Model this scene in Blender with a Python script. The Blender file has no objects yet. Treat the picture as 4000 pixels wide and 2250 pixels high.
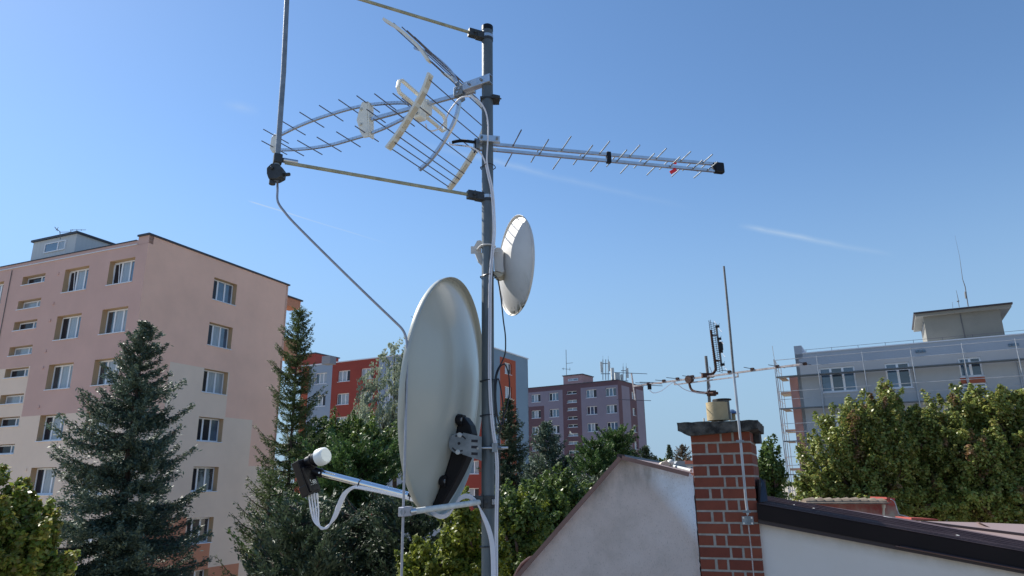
import bpy, math, random
import numpy as np
from math import sin, cos, radians, pi, atan, atan2, sqrt
from mathutils import Matrix, Vector

# ------------------------------------------------------------ camera, sky, sun
scn = bpy.context.scene
COL = scn.collection
FPX = 2700.0
PITCH = atan(FPX / 9600.0)
ROLL = 0.0115
CAM = np.array([0., 0., 11.])
_fw = np.array([0, cos(PITCH), sin(PITCH)])
_r0 = np.array([1., 0, 0]); _u0 = np.array([0, -sin(PITCH), cos(PITCH)])
_r = cos(ROLL) * _r0 - sin(ROLL) * _u0
_u = sin(ROLL) * _r0 + cos(ROLL) * _u0
cam_d = bpy.data.cameras.new('camera'); cam = bpy.data.objects.new('camera', cam_d); COL.objects.link(cam)
cam_d.sensor_width = 36.0; cam_d.lens = FPX / 4000 * 36.0
cam_d.clip_start = 0.05; cam_d.clip_end = 6000
mw = Matrix.Identity(4)
for i in range(3):
    mw[i][0] = _r[i]; mw[i][1] = _u[i]; mw[i][2] = -_fw[i]; mw[i][3] = CAM[i]
cam.matrix_world = mw
scn.camera = cam
scn.render.resolution_x = 1024; scn.render.resolution_y = 576
SUN_AZ, SUN_EL = -56.0, 44.0       # azimuth from +Y towards +X
world = bpy.data.worlds.new('World'); scn.world = world; world.use_nodes = True
wn = world.node_tree; wn.nodes.clear()
def wnode(t, **k):
    n = wn.nodes.new(t)
    for a, b in k.items(): setattr(n, a, b)
    return n
SKY_STR = 0.112
HZ_TOP, HZ_MIX, HZ_COL = 0.50, 0.95, (1.75, 2.75, 3.9, 1)     # pale blue haze of the air low in the sky, the same all round
sky = wnode('ShaderNodeTexSky', sky_type='NISHITA', sun_disc=False, sun_elevation=radians(SUN_EL),
            sun_rotation=radians(SUN_AZ), altitude=300, air_density=1.0, dust_density=0.15, ozone_density=2.0)
bg = wnode('ShaderNodeBackground'); bg.inputs[1].default_value = SKY_STR
wo = wnode('ShaderNodeOutputWorld')
wn.links.new(bg.outputs[0], wo.inputs[0])
sun_d = bpy.data.lights.new('sun', 'SUN'); sun = bpy.data.objects.new('sun', sun_d); COL.objects.link(sun)
sun_d.energy = 5.0; sun_d.angle = radians(0.5); sun_d.color = (1.0, 0.95, 0.86)
sdir = Vector((sin(radians(SUN_AZ)) * cos(radians(SUN_EL)), cos(radians(SUN_AZ)) * cos(radians(SUN_EL)), sin(radians(SUN_EL))))
sun.rotation_mode = 'QUATERNION'; sun.rotation_quaternion = sdir.to_track_quat('Z', 'Y')
sun.location = (-40, 30, 60)
vs = scn.view_settings
scn.display_settings.display_device = 'sRGB'
vs.view_transform = 'Standard'; vs.look = 'None'; vs.gamma = 1.0; vs.use_curve_mapping = False
vs.exposure = 0.6

def ray(px, py): return _fw + _r * (px - 2000) / FPX + _u * (1125 - py) / FPX
def P(px, py, Y):
    d = ray(px, py); return CAM + d * (Y / d[1])

# contrails high in the sky: streaks along great circles, part of the sky itself
def contrail(col_socket, a, b, width, strength, fade0, fade1, seed):
    A = ray(*a); A /= np.linalg.norm(A); B = ray(*b); B /= np.linalg.norm(B)
    n = np.cross(A, B); n /= np.linalg.norm(n); t = B - A * np.dot(A, B); t /= np.linalg.norm(t)
    ang = math.acos(np.dot(A, B))
    tc = wnode('ShaderNodeTexCoord')
    nz = wnode('ShaderNodeTexNoise'); nz.inputs['Scale'].default_value = 14 + seed; nz.inputs['Detail'].default_value = 5
    wn.links.new(tc.outputs['Generated'], nz.inputs['Vector'])
    def dot(v):
        d = wnode('ShaderNodeVectorMath', operation='DOT_PRODUCT'); d.inputs[1].default_value = tuple(v)
        wn.links.new(tc.outputs['Generated'], d.inputs[0]); return d.outputs['Value']
    def m(op, x, y=None, clamp=False):
        q = wnode('ShaderNodeMath', operation=op, use_clamp=clamp)
        for i, s in enumerate((x, y)):
            if s is None: continue
            if isinstance(s, (int, float)): q.inputs[i].default_value = s
            else: wn.links.new(s, q.inputs[i])
        return q.outputs[0]
    wob = m('MULTIPLY', m('SUBTRACT', nz.outputs['Fac'], 0.5), width * 1.2)
    dist = m('ABSOLUTE', m('ADD', dot(n), wob))
    across = m('SUBTRACT', 1.0, m('DIVIDE', dist, width), True)
    across = m('POWER', across, 1.5)
    along = m('DIVIDE', m('ARCTAN2', dot(t), dot(A)), ang)
    f0 = m('DIVIDE', along, max(fade0, .001), True)
    f1 = m('DIVIDE', m('SUBTRACT', 1.0, along), fade1, True)
    k = m('MULTIPLY', m('MULTIPLY', across, f0), m('MULTIPLY', f1, m('MULTIPLY', nz.outputs['Fac'], 2 * strength)), True)
    mx = wnode('ShaderNodeMixRGB'); wn.links.new(k, mx.inputs[0]); wn.links.new(col_socket, mx.inputs[1])
    mx.inputs[2].default_value = (3.2, 4.0, 4.9, 1)
    return mx.outputs[0]
SKYMUL = wnode('ShaderNodeMixRGB', blend_type='MULTIPLY'); SKYMUL.inputs[0].default_value = 1.0
SKYMUL.inputs[2].default_value = (1.0, 1.0, 1.0, 1)
SAT = wnode('ShaderNodeHueSaturation'); SAT.inputs['Saturation'].default_value = 1.12; wn.links.new(sky.outputs[0], SAT.inputs['Color'])
wn.links.new(SAT.outputs[0], SKYMUL.inputs[1])
_tc = wnode('ShaderNodeTexCoord'); _sx = wnode('ShaderNodeSeparateXYZ'); wn.links.new(_tc.outputs['Generated'], _sx.inputs[0])
_mr = wnode('ShaderNodeMapRange', interpolation_type='SMOOTHERSTEP'); wn.links.new(_sx.outputs['Z'], _mr.inputs[0])
_mr.inputs[1].default_value = -.05; _mr.inputs[2].default_value = HZ_TOP; _mr.inputs[3].default_value = HZ_MIX; _mr.inputs[4].default_value = 0.0
_hz = wnode('ShaderNodeMixRGB'); wn.links.new(_mr.outputs[0], _hz.inputs[0]); wn.links.new(SKYMUL.outputs[0], _hz.inputs[1]); _hz.inputs[2].default_value = HZ_COL
c = _hz.outputs[0]
c = contrail(c, (965, 783), (1540, 960), 0.0015, 0.85, .05, 1.0, 1)
c = contrail(c, (1500, 530), (2720, 820), 0.0075, 0.26, .5, .6, 2)
c = contrail(c, (2880, 876), (3500, 1000), 0.006, 0.5, .15, .6, 3)
c = contrail(c, (860, 400), (1020, 440), 0.010, 0.22, .5, .5, 4)
wn.links.new(c, bg.inputs[0])

# ------------------------------------------------------------ materials
def mat(name, color, rough=0.8, metal=0.0, var=0.0, vscale=3.0, bump=0.0, bscale=60.0, color2=None, spec=0.5,
        coat=0.0, stretch=None, bdist=0.01, detail=6):
    m = bpy.data.materials.new(name); m.use_nodes = True
    nt = m.node_tree; b = nt.nodes['Principled BSDF']
    b.inputs['Base Color'].default_value = (*color, 1); b.inputs['Roughness'].default_value = rough
    b.inputs['Metallic'].default_value = metal; b.inputs['Specular IOR Level'].default_value = spec
    if coat: b.inputs['Coat Weight'].default_value = coat; b.inputs['Coat Roughness'].default_value = 0.08
    if var or bump or color2:
        tc = nt.nodes.new('ShaderNodeTexCoord'); src = tc.outputs['Object']
        if stretch:
            mp = nt.nodes.new('ShaderNodeMapping'); mp.inputs['Scale'].default_value = stretch
            nt.links.new(src, mp.inputs[0]); src = mp.outputs[0]
    if var or color2:
        n = nt.nodes.new('ShaderNodeTexNoise'); n.inputs['Scale'].default_value = vscale; n.inputs['Detail'].default_value = detail
        n.inputs['Roughness'].default_value = 0.62
        nt.links.new(src, n.inputs['Vector'])
        r = nt.nodes.new('ShaderNodeValToRGB'); nt.links.new(n.outputs['Fac'], r.inputs[0])
        c2 = color2 if color2 else tuple(x * (1 - var) for x in color)
        c1 = color if color2 else tuple(min(1, x * (1 + var * .6)) for x in color)
        r.color_ramp.elements[0].position = .34; r.color_ramp.elements[0].color = (*c2, 1)
        r.color_ramp.elements[1].position = .66; r.color_ramp.elements[1].color = (*c1, 1)
        nt.links.new(r.outputs[0], b.inputs['Base Color'])
        m['ramp'] = r.name
    if bump:
        n2 = nt.nodes.new('ShaderNodeTexNoise'); n2.inputs['Scale'].default_value = bscale; n2.inputs['Detail'].default_value = 4
        nt.links.new(src, n2.inputs['Vector'])
        bp = nt.nodes.new('ShaderNodeBump'); bp.inputs['Strength'].default_value = bump; bp.inputs['Distance'].default_value = bdist
        nt.links.new(n2.outputs['Fac'], bp.inputs['Height']); nt.links.new(bp.outputs[0], b.inputs['Normal'])
    return m

def leaf_mat(name, cols, rough=0.5, trans=0.35):
    m = bpy.data.materials.new(name); m.use_nodes = True
    nt = m.node_tree; b = nt.nodes['Principled BSDF']; out = nt.nodes['Material Output']
    g = nt.nodes.new('ShaderNodeNewGeometry'); r = nt.nodes.new('ShaderNodeValToRGB')
    nt.links.new(g.outputs['Random Per Island'], r.inputs[0])
    el = r.color_ramp.elements
    while len(el) < len(cols): el.new(0.5)
    for i, cc in enumerate(cols):
        el[i].position = i / (len(cols) - 1); el[i].color = (*cc, 1)
    tc = nt.nodes.new('ShaderNodeTexCoord'); nz = nt.nodes.new('ShaderNodeTexNoise'); nz.inputs['Scale'].default_value = .9
    nt.links.new(tc.outputs['Object'], nz.inputs['Vector'])
    hs = nt.nodes.new('ShaderNodeHueSaturation')
    mr = nt.nodes.new('ShaderNodeMapRange'); mr.inputs[1].default_value = .3; mr.inputs[2].default_value = .7
    mr.inputs[3].default_value = .7; mr.inputs[4].default_value = 1.3
    nt.links.new(nz.outputs['Fac'], mr.inputs[0]); nt.links.new(mr.outputs[0], hs.inputs['Value'])
    nt.links.new(r.outputs[0], hs.inputs['Color'])
    nt.links.new(hs.outputs[0], b.inputs['Base Color'])
    b.inputs['Roughness'].default_value = rough; b.inputs['Specular IOR Level'].default_value = .35
    t = nt.nodes.new('ShaderNodeBsdfTranslucent'); nt.links.new(hs.outputs[0], t.inputs[0])
    ms = nt.nodes.new('ShaderNodeMixShader'); ms.inputs[0].default_value = trans
    nt.links.new(b.outputs[0], ms.inputs[1]); nt.links.new(t.outputs[0], ms.inputs[2]); nt.links.new(ms.outputs[0], out.inputs[0])
    return m

MT = dict(
    galv=mat('galvanised_steel', (.30, .33, .36), .48, .55, var=.3, vscale=18, bump=.12, bscale=200, color2=(.16, .185, .21)),
    mast=mat('weathered_mast_steel', (.15, .18, .20), .5, .35, vscale=9, bump=.1, bscale=150, color2=(.085, .105, .12), stretch=(1, 1, .35)),
    alu=mat('aluminium', (.62, .64, .67), .3, .9, var=.12, vscale=30),
    alu_dull=mat('dull_aluminium_wire', (.36, .37, .42), .45, .6, var=.15, vscale=40),
    alu_bright=mat('polished_aluminium', (.8, .82, .84), .16, 1.0),
    rodm=mat('antenna_rod', (.12, .12, .15), .4, .5),
    castm=mat('cast_clamp', (.05, .055, .06), .5, .3, var=.3, vscale=60),
    fibre=mat('fibreglass_rod', (.42, .42, .31), .6, 0, vscale=30, color2=(.26, .26, .18), bump=.2, bscale=300),
    fibre_w=mat('white_rod', (.66, .68, .66), .5, 0, var=.15, vscale=40),
    wplast=mat('white_plastic', (.74, .74, .68), .35, 0, var=.05, vscale=20),
    cplast=mat('cream_plastic', (.62, .56, .44), .5, 0, var=.08, vscale=30),
    cable_w=mat('white_cable', (.74, .74, .80), .42, 0, var=.05, vscale=30),
    cable_b=mat('black_cable', (.012, .012, .018), .35),
    black=mat('black_plastic', (.009, .009, .012), .42, 0, spec=.28, var=.2, vscale=60),
    black_soft=mat('black_plastic_matt', (.010, .009, .011), .6, spec=.25),
    cap_w=mat('white_feed_cap', (.80, .84, .84), .4),
    red=mat('red_plastic', (.75, .02, .03), .4),
    print_w=mat('white_print', (.6, .62, .62), .6),
    print_shade_k=mat('dark_print_and_shade', (.02, .02, .03), .6),
    rust=mat('rusty_iron', (.10, .045, .03), .85, .1, vscale=60, color2=(.035, .02, .018), bump=.4, bscale=200),
    oldsteel=mat('old_grey_steel', (.17, .17, .17), .6, .4, var=.3, vscale=40),
    thin=mat('thin_wire_metal', (.10, .10, .12), .5, .5),
    paint_w=mat('old_white_tube', (.55, .52, .52), .6, .1, vscale=50, color2=(.3, .24, .22)),
    glass=mat('window_glass', (.035, .05, .07), .04, 0, spec=1.0, var=.5, vscale=.6, coat=.6),
    glass_dk=mat('dark_window_glass', (0.026, 0.026, 0.035), .05, 0, spec=.35),
    curtain=mat('curtained_glass', (.30, .34, .38), .25, 0, var=.25, vscale=5, stretch=(6, 6, .4), coat=.8),
    frame=mat('white_window_frame', (.80, .82, .86), .45),
    sill=mat('light_sill', (.66, .70, .78), .5),
    pane_blue=mat('blue_window_glass', (.05, .10, .17), .05, 0, spec=1.0, coat=1.0, var=.4, vscale=1),
    flash=mat('dark_roof_flashing', (.045, .05, .065), .5, .2, var=.2, vscale=4),
    concrete=mat('weathered_concrete', (0.115, 0.110, 0.100), .95, 0, vscale=14, color2=(0.014, 0.014, 0.014), bump=.9, bscale=45, bdist=.012),
    mortar=mat('mortar', (0.370, 0.345, 0.310), .95, 0, var=.2, vscale=25, bump=.3, bscale=120, bdist=.003),
    brick=mat('painted_red_brick', (0.205, 0.050, 0.027), .8, 0, var=.14, vscale=10, bump=.25, bscale=90, bdist=.003),
    pot=mat('beige_chimney_pot', (.42, .335, .20), .85, 0, var=.15, vscale=12, bump=.2, bscale=80),
    darkmetal=mat('dark_flue_metal', (.07, .065, .06), .45, .6, var=.3, vscale=20),
    bluemetal=mat('blue_grey_metal', (.10, .16, .27), .35, .6),
    trim=mat('brown_verge_trim', (0.209, 0.116, 0.097), .5, 0, var=.1, vscale=5),
    fascia=mat('dark_brown_fascia', (.019, .0135, .0135), .75, 0, var=.12, vscale=3, spec=.2),
    fascia_d=mat('dark_brown_drip', (.035, .022, .024), .5),
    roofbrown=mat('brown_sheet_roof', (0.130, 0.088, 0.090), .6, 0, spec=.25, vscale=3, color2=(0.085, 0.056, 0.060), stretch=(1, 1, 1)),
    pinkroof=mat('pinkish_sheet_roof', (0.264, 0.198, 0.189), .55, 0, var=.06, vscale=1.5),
    redwall=mat('faded_red_wall', (.30, .055, .05), .9, 0, vscale=2.2, color2=(.22, .06, .05), bump=.3),
    redcap=mat('red_cap', (.34, .065, .05), .7),
    rtile=mat('ridge_tile', (.24, .20, .15), .9, 0, vscale=8, color2=(.12, .085, .065), bump=.5, bscale=40),
    pipe=mat('cream_pipe', (.52, .47, .36), .6),
    peach=mat('peach_render', (0.833, 0.537, 0.425), .95, 0, var=.06, vscale=.5, bump=.5, bscale=25, bdist=.02),
    salmon=mat('salmon_render', (0.606, 0.403, 0.356), .95, 0, var=.06, vscale=.5, bump=.5, bscale=25, bdist=.02),
    beige=mat('beige_render', (0.794, 0.637, 0.525), .95, 0, var=.05, vscale=.5, bump=.5, bscale=25, bdist=.02),
    orange=mat('orange_render', (0.567, 0.250, 0.155), .95, 0, var=.06, vscale=.5, bump=.5, bscale=25, bdist=.02),
    palegrey=mat('pale_grey_cladding', (0.525, 0.562, 0.587), .8, 0, var=.08, vscale=2, stretch=(8, 8, .3)),
    greyred=mat('red_render', (0.277, 0.053, 0.039), .95, 0, var=.07, vscale=.4),
    orangered=mat('orange_red_render', (0.351, 0.080, 0.041), .95, 0, var=.07, vscale=.4),
    bgrey=mat('blue_grey_render', (0.264, 0.337, 0.431), .95, 0, var=.05, vscale=.4),
    bgrey2=mat('warm_grey_render', (0.183, 0.271, 0.361), .95, 0, var=.05, vscale=.4),
    mauve=mat('light_mauve_render', (0.229, 0.202, 0.255), .95, 0, var=.06, vscale=.35),
    mauved=mat('dark_mauve_render', (0.124, 0.071, 0.086), .95, 0, var=.06, vscale=.35),
    pinkbox=mat('pink_render', (0.517, 0.304, 0.287), .95, 0, var=.05, vscale=.4),
    dgrey=mat('new_grey_insulation', (0.425, 0.443, 0.460), .95, 0, var=.05, vscale=.6),
    dtop=mat('grey_parapet', (0.362, 0.409, 0.477), .95, 0, var=.05, vscale=.6),
    dlit=mat('sunlit_grey_render', (0.502, 0.484, 0.481), .95, 0, var=.05, vscale=.6),
    dred=mat('brick_red_panel', (0.375, 0.106, 0.056), .9),
    dpink=mat('pink_pier', (0.475, 0.250, 0.213), .9, 0, var=.08, vscale=1),
    boxgrey=mat('grey_green_render', (0.210, 0.205, 0.179), .95, 0, var=.1, vscale=.7),
    sand=mat('sand_soffit', (0.375, 0.336, 0.270), .9),
    scaff=mat('scaffold_steel', (.42, .45, .49), .45, .5, var=.2, vscale=5),
    deck=mat('scaffold_deck', (.14, .17, .20), .6, .2, var=.2, vscale=4),
    deck_wood=mat('grey_deck_boards', (.26, .22, .18), .9, 0, var=.2, vscale=3),
    cell=mat('cell_antenna_grey', (.52, .55, .55), .6),
    ground=mat('dry_grass_and_paving', (.34, .30, .235), .95, 0, var=.2, vscale=.2, bump=.4, bscale=3),
    bark=mat('brown_bark', (.09, .06, .045), .95, 0, var=.4, vscale=6, bump=.8, bscale=20, stretch=(1, 1, .2)),
    farwhite=mat('white_house_wall', (.62, .64, .66), .9, 0, var=.08, vscale=1),
    farroof=mat('grey_house_roof', (.26, .28, .31), .8),
    farred=mat('red_house_roof', (.52, .17, .11), .8),
    base_roof=mat('bitumen_roof', (.08, .08, .08), .9, 0, var=.3, vscale=2),
)

# offset dish paint and old dish paint
MT['dish'] = mat('grey_green_dish_paint', (.45, .47, .43), .33, 0, var=.04, vscale=3, spec=.5, coat=.25)
MT['olddish'] = mat('old_white_dish_paint', (.60, .59, .575), .5, 0, var=.07, vscale=9, bump=.05, bscale=200)

def stain(m, color, scale, lo, hi, mapping=None, axis=None):
    """blend dirt of its own shape over a material; axis=(vec, from, to) limits where it grows (object space)"""
    nt = m.node_tree; b = nt.nodes['Principled BSDF']
    src = b.inputs['Base Color'].links[0].from_socket if b.inputs['Base Color'].links else None
    tc = nt.nodes.new('ShaderNodeTexCoord'); v = tc.outputs['Object']
    mp = nt.nodes.new('ShaderNodeMapping'); nt.links.new(v, mp.inputs[0])
    if mapping: mp.inputs['Scale'].default_value = mapping
    n = nt.nodes.new('ShaderNodeTexNoise'); n.inputs['Scale'].default_value = scale; n.inputs['Detail'].default_value = 8
    n.inputs['Roughness'].default_value = .68
    nt.links.new(mp.outputs[0], n.inputs['Vector'])
    mr = nt.nodes.new('ShaderNodeMapRange'); mr.inputs[1].default_value = lo; mr.inputs[2].default_value = hi
    nt.links.new(n.outputs['Fac'], mr.inputs[0]); fac = mr.outputs[0]
    if axis:
        for (vec, a, z) in (axis if isinstance(axis, list) else [axis]):
            d = nt.nodes.new('ShaderNodeVectorMath'); d.operation = 'DOT_PRODUCT'; d.inputs[1].default_value = vec
            nt.links.new(v, d.inputs[0])
            q = nt.nodes.new('ShaderNodeMapRange'); q.inputs[1].default_value = a; q.inputs[2].default_value = z
            nt.links.new(d.outputs['Value'], q.inputs[0])
            mu = nt.nodes.new('ShaderNodeMath'); mu.operation = 'MULTIPLY'
            nt.links.new(fac, mu.inputs[0]); nt.links.new(q.outputs[0], mu.inputs[1]); fac = mu.outputs[0]
    mx = nt.nodes.new('ShaderNodeMixRGB'); nt.links.new(fac, mx.inputs[0])
    if src: nt.links.new(src, mx.inputs[1])
    else: mx.inputs[1].default_value = b.inputs['Base Color'].default_value
    mx.inputs[2].default_value = (*color, 1)
    nt.links.new(mx.outputs[0], b.inputs['Base Color'])

# ------------------------------------------------------------ mesh helpers
def V(*a): return np.array(a, float)
def nrm(v): v = np.asarray(v, float); return v / (np.linalg.norm(v) + 1e-12)
WO = {}
def wpos(o): return WO.get(o.name, np.zeros(3))
class MB:
    def __init__(s): s.v = []; s.f = []; s.m = []
    def add(s, vs, fs, mi=0):
        b = len(s.v); s.v += [tuple(map(float, q)) for q in vs]
        for f in fs: s.f.append(tuple(b + i for i in f)); s.m.append(mi)
        return s
    def box(s, c, ax, ay, az, hx, hy, hz, mi=0):
        c = np.asarray(c); ax, ay, az = np.asarray(ax), np.asarray(ay), np.asarray(az)
        if np.dot(np.cross(ax, ay), az) < 0: ax = -ax
        vs = [c + ax * hx * i + ay * hy * j + az * hz * k for k in (-1, 1) for j in (-1, 1) for i in (-1, 1)]
        return s.add(vs, [(0, 2, 3, 1), (4, 5, 7, 6), (0, 1, 5, 4), (2, 6, 7, 3), (0, 4, 6, 2), (1, 3, 7, 5)], mi)
    def bar(s, a, b, w, h, up=(0, 0, 1), mi=0, ext=0):
        a, b = np.asarray(a, float), np.asarray(b, float); d = nrm(b - a); sd = nrm(np.cross(d, up)); u2 = np.cross(sd, d)
        return s.box((a + b) / 2, sd, u2, d, w / 2, h / 2, np.linalg.norm(b - a) / 2 + ext, mi)
    def tube(s, pts, r, n=8, caps=True, mi=0):
        pts = [np.asarray(p, float) for p in pts]; N = len(pts)
        rs = r if hasattr(r, '__len__') else [r] * N
        t = [nrm(pts[min(i + 1, N - 1)] - pts[max(i - 1, 0)]) for i in range(N)]
        ref = V(0, 0, 1) if abs(t[0][2]) < .9 else V(1, 0, 0)
        a = nrm(np.cross(t[0], ref)); vs = []
        for i in range(N):
            a = nrm(a - t[i] * np.dot(a, t[i])); b = np.cross(t[i], a)
            for k in range(n):
                q = 2 * pi * k / n; vs.append(pts[i] + (a * cos(q) + b * sin(q)) * rs[i])
        fs = [(i * n + k, i * n + (k + 1) % n, (i + 1) * n + (k + 1) % n, (i + 1) * n + k) for i in range(N - 1) for k in range(n)]
        if caps: fs += [tuple(range(n - 1, -1, -1)), tuple((N - 1) * n + k for k in range(n))]
        return s.add(vs, fs, mi)
    def prism(s, poly, d, mi=0):
        """poly: 3D points of a planar polygon, extruded by vector d"""
        poly = [np.asarray(p, float) for p in poly]; n = len(poly); d = np.asarray(d, float)
        nn = sum((np.cross(poly[i] - poly[0], poly[(i + 1) % n] - poly[0]) for i in range(n)), np.zeros(3))
        if np.dot(nn, d) > 0: poly = poly[::-1]
        vs = poly + [p + d for p in poly]
        fs = [tuple(range(n)), tuple(range(2 * n - 1, n - 1, -1))] + [(i, i + n, (i + 1) % n + n, (i + 1) % n) for i in range(n)]
        return s.add(vs, fs, mi)
    def build(s, name, mats, parent=None, smooth=False, origin=None, bevel=0):
        me = bpy.data.meshes.new(name)
        vs = np.array(s.v)
        if origin is None:
            if parent is not None: origin = wpos(parent)
            else: lo, hi = vs.min(0), vs.max(0); origin = V((lo[0] + hi[0]) / 2, (lo[1] + hi[1]) / 2, lo[2])
        me.from_pydata([tuple(q) for q in (vs - origin)], [], s.f)
        if not isinstance(mats, (list, tuple)): mats = [mats]
        for m in mats: me.materials.append(m)
        me.polygons.foreach_set('material_index', s.m)
        if smooth: me.polygons.foreach_set('use_smooth', [True] * len(s.f))
        me.update()
        if smooth: 
            try: me.set_sharp_from_angle(angle=radians(40))
            except Exception: pass
        o = bpy.data.objects.new(name, me); COL.objects.link(o)
        if parent is not None: o.parent = parent; o.location = tuple(origin - wpos(parent))
        else: o.location = tuple(origin)
        WO[o.name] = np.array(origin, float)
        if bevel:
            bv = o.modifiers.new('bevel', 'BEVEL'); bv.width = bevel; bv.segments = 2; bv.limit_method = 'ANGLE'
        return o
def tag(o, label=None, cat=None, group=None, kind=None):
    if label: o['label'] = label
    if cat: o['category'] = cat
    if group: o['group'] = group
    if kind: o['kind'] = kind
    return o
def thing(name, loc, label, cat, group=None):
    o = bpy.data.objects.new(name, None); COL.objects.link(o); o.location = tuple(loc); o.empty_display_size = .2
    WO[o.name] = np.array(loc, float)
    return tag(o, label, cat, group)
def smoothpath(pts, n=8):
    pts = [np.asarray(p, float) for p in pts]; out = []
    Q = [2 * pts[0] - pts[1]] + pts + [2 * pts[-1] - pts[-2]]
    for i in range(1, len(Q) - 2):
        p0, p1, p2, p3 = Q[i - 1:i + 3]
        for k in range(n):
            t = k / n; out.append(.5 * ((2 * p1) + (-p0 + p2) * t + (2 * p0 - 5 * p1 + 4 * p2 - p3) * t * t + (-p0 + 3 * p1 - 3 * p2 + p3) * t ** 3))
    out.append(pts[-1]); return out
def pxpath(pts, Y, n=8):
    """pts: (px,py[,Y])"""
    return smoothpath([P(q[0], q[1], q[2] if len(q) > 2 else Y) for q in pts], n)

class Fac:
    def __init__(s, o, az):
        s.o = np.array(o, float); a = radians(az); s.d = V(sin(a), cos(a), 0); s.n = V(cos(a), -sin(a), 0)
    def uz(s, x, y):
        d = ray(x, y); t = np.dot(s.o - CAM, s.n) / np.dot(d, s.n); q = CAM + d * t; return float(np.dot(q - s.o, s.d)), float(q[2])
    def hit(s, x, y, off=0.):
        d = ray(x, y); t = np.dot(s.o + s.n * off - CAM, s.n) / np.dot(d, s.n); return CAM + d * t
    def at(s, u, z, off=0.):
        q = s.o + s.d * u + s.n * off; return V(q[0], q[1], z)
ZU = V(0, 0, 1)

# ------------------------------------------------------------ ground
g = MB(); g.add([(-1500, -300, 0), (1500, -300, 0), (1500, 3000, 0), (-1500, 3000, 0)], [(0, 1, 2, 3)])
tag(g.build('ground', MT['ground'], origin=V(0, 0, 0)), kind='structure')

# ------------------------------------------------------------ windows and facades
MESH = {}
def local_mesh(key, fn, mats):
    if key in MESH: return MESH[key]
    b = MB(); fn(b); me = bpy.data.meshes.new(str(key[0])); me.from_pydata(b.v, [], b.f)
    for m in mats: me.materials.append(m)
    me.update(); MESH[key] = me; return me
def link(name, me, parent, loc, rz=0.):
    o = bpy.data.objects.new(name, me); COL.objects.link(o); o.parent = parent; o.location = tuple(loc); o.rotation_euler = (0, 0, rz); return o
X3, Y3 = V(1, 0, 0), V(0, 1, 0)
def window(parent, F, side, u0, u1, z0, z1, cuts, panes, recess=.16, transom=None, tilt=None, fr=.06, sill=True, name='window'):
    """side=+1: outward is F.n, -1: outward is -F.n.  cuts: inner mullion fractions along the local x"""
    w, h = u1 - u0, z1 - z0; out = F.n * side; xw = V(-out[1], out[0], 0)
    xw = -xw  # x-axis so that (x, out) is a right-handed pair seen from above
    rz = atan2(xw[1], xw[0])
    c = F.at((u0 + u1) / 2, (z0 + z1) / 2) - out * recess
    W, H = round(w, 3), round(h, 3)
    def fmesh(b):
        b.box((-w / 2 + fr / 2, 0, 0), X3, Y3, ZU, fr / 2, .035, h / 2); b.box((w / 2 - fr / 2, 0, 0), X3, Y3, ZU, fr / 2, .035, h / 2)
        b.box((0, 0, h / 2 - fr / 2), X3, Y3, ZU, w / 2 - fr, .034, fr / 2); b.box((0, 0, -h / 2 + fr / 2), X3, Y3, ZU, w / 2 - fr, .034, fr / 2)
        for q in cuts: b.box((-w / 2 + w * q, 0, 0), X3, Y3, ZU, fr * .75, .033, h / 2 - fr)
        if transom: b.box((0, 0, -h / 2 + h * transom), X3, Y3, ZU, w / 2 - fr, .031, fr * .5)
    me = local_mesh(('window', W, H, tuple(cuts), transom, fr), fmesh, [MT['frame']])
    wob = link(name, me, parent, c - wpos(parent), rz)
    xs = [0] + list(cuts) + [1]
    zs = [-h / 2 + fr, h / 2 - fr] if not transom else [-h / 2 + fr, -h / 2 + h * transom, h / 2 - fr]
    for i in range(len(xs) - 1):
        a = -w / 2 + w * xs[i] + fr * .7; b_ = -w / 2 + w * xs[i + 1] - fr * .7
        for j in range(len(zs) - 1):
            pm = panes[i % len(panes)]
            hh = (zs[j + 1] - zs[j]) / 2
            me = local_mesh(('pane', round(b_ - a, 3), round(hh, 3), pm), lambda b: b.box((0, 0, 0), X3, Y3, ZU, (b_ - a) / 2, .008, hh), [MT[pm]])
            link('pane', me, wob, ((a + b_) / 2, 0, (zs[j] + zs[j + 1]) / 2))
    if tilt is not None:   # a sash tipped inwards at the top
        i = tilt; a = -w / 2 + w * xs[i] + fr * .9; b_ = -w / 2 + w * xs[i + 1] - fr * .9
        def sm(b):
            zz0, zz1 = -h / 2 + fr, h / 2 - fr * 1.3; dy = .0
            for x in (a + .03, b_ - .03): b.bar((x + (0 if x > (a + b_) / 2 else 0), .03, zz0), (x + (b_ - a) * .28, -.0 + .03, zz1), .045, .03, (0, 1, 0))
            b.bar((a + (b_ - a) * .28, .03, zz1), (b_ + (b_ - a) * .1, .03, zz1), .03, .045)
        me = local_mesh(('sash', W, H, i), sm, [MT['frame']])
        link('sash', me, wob, (0, 0.012, 0))
    if sill:
        me = local_mesh(('sill', W), lambda b: b.box((0, 0, 0), X3, Y3, ZU, w / 2 + .05, recess / 2 + .045, .022), [MT['sill']])
        link('sill', me, wob, (0, recess / 2 + .01, -h / 2 - .035 + .01))
    return wob

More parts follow.
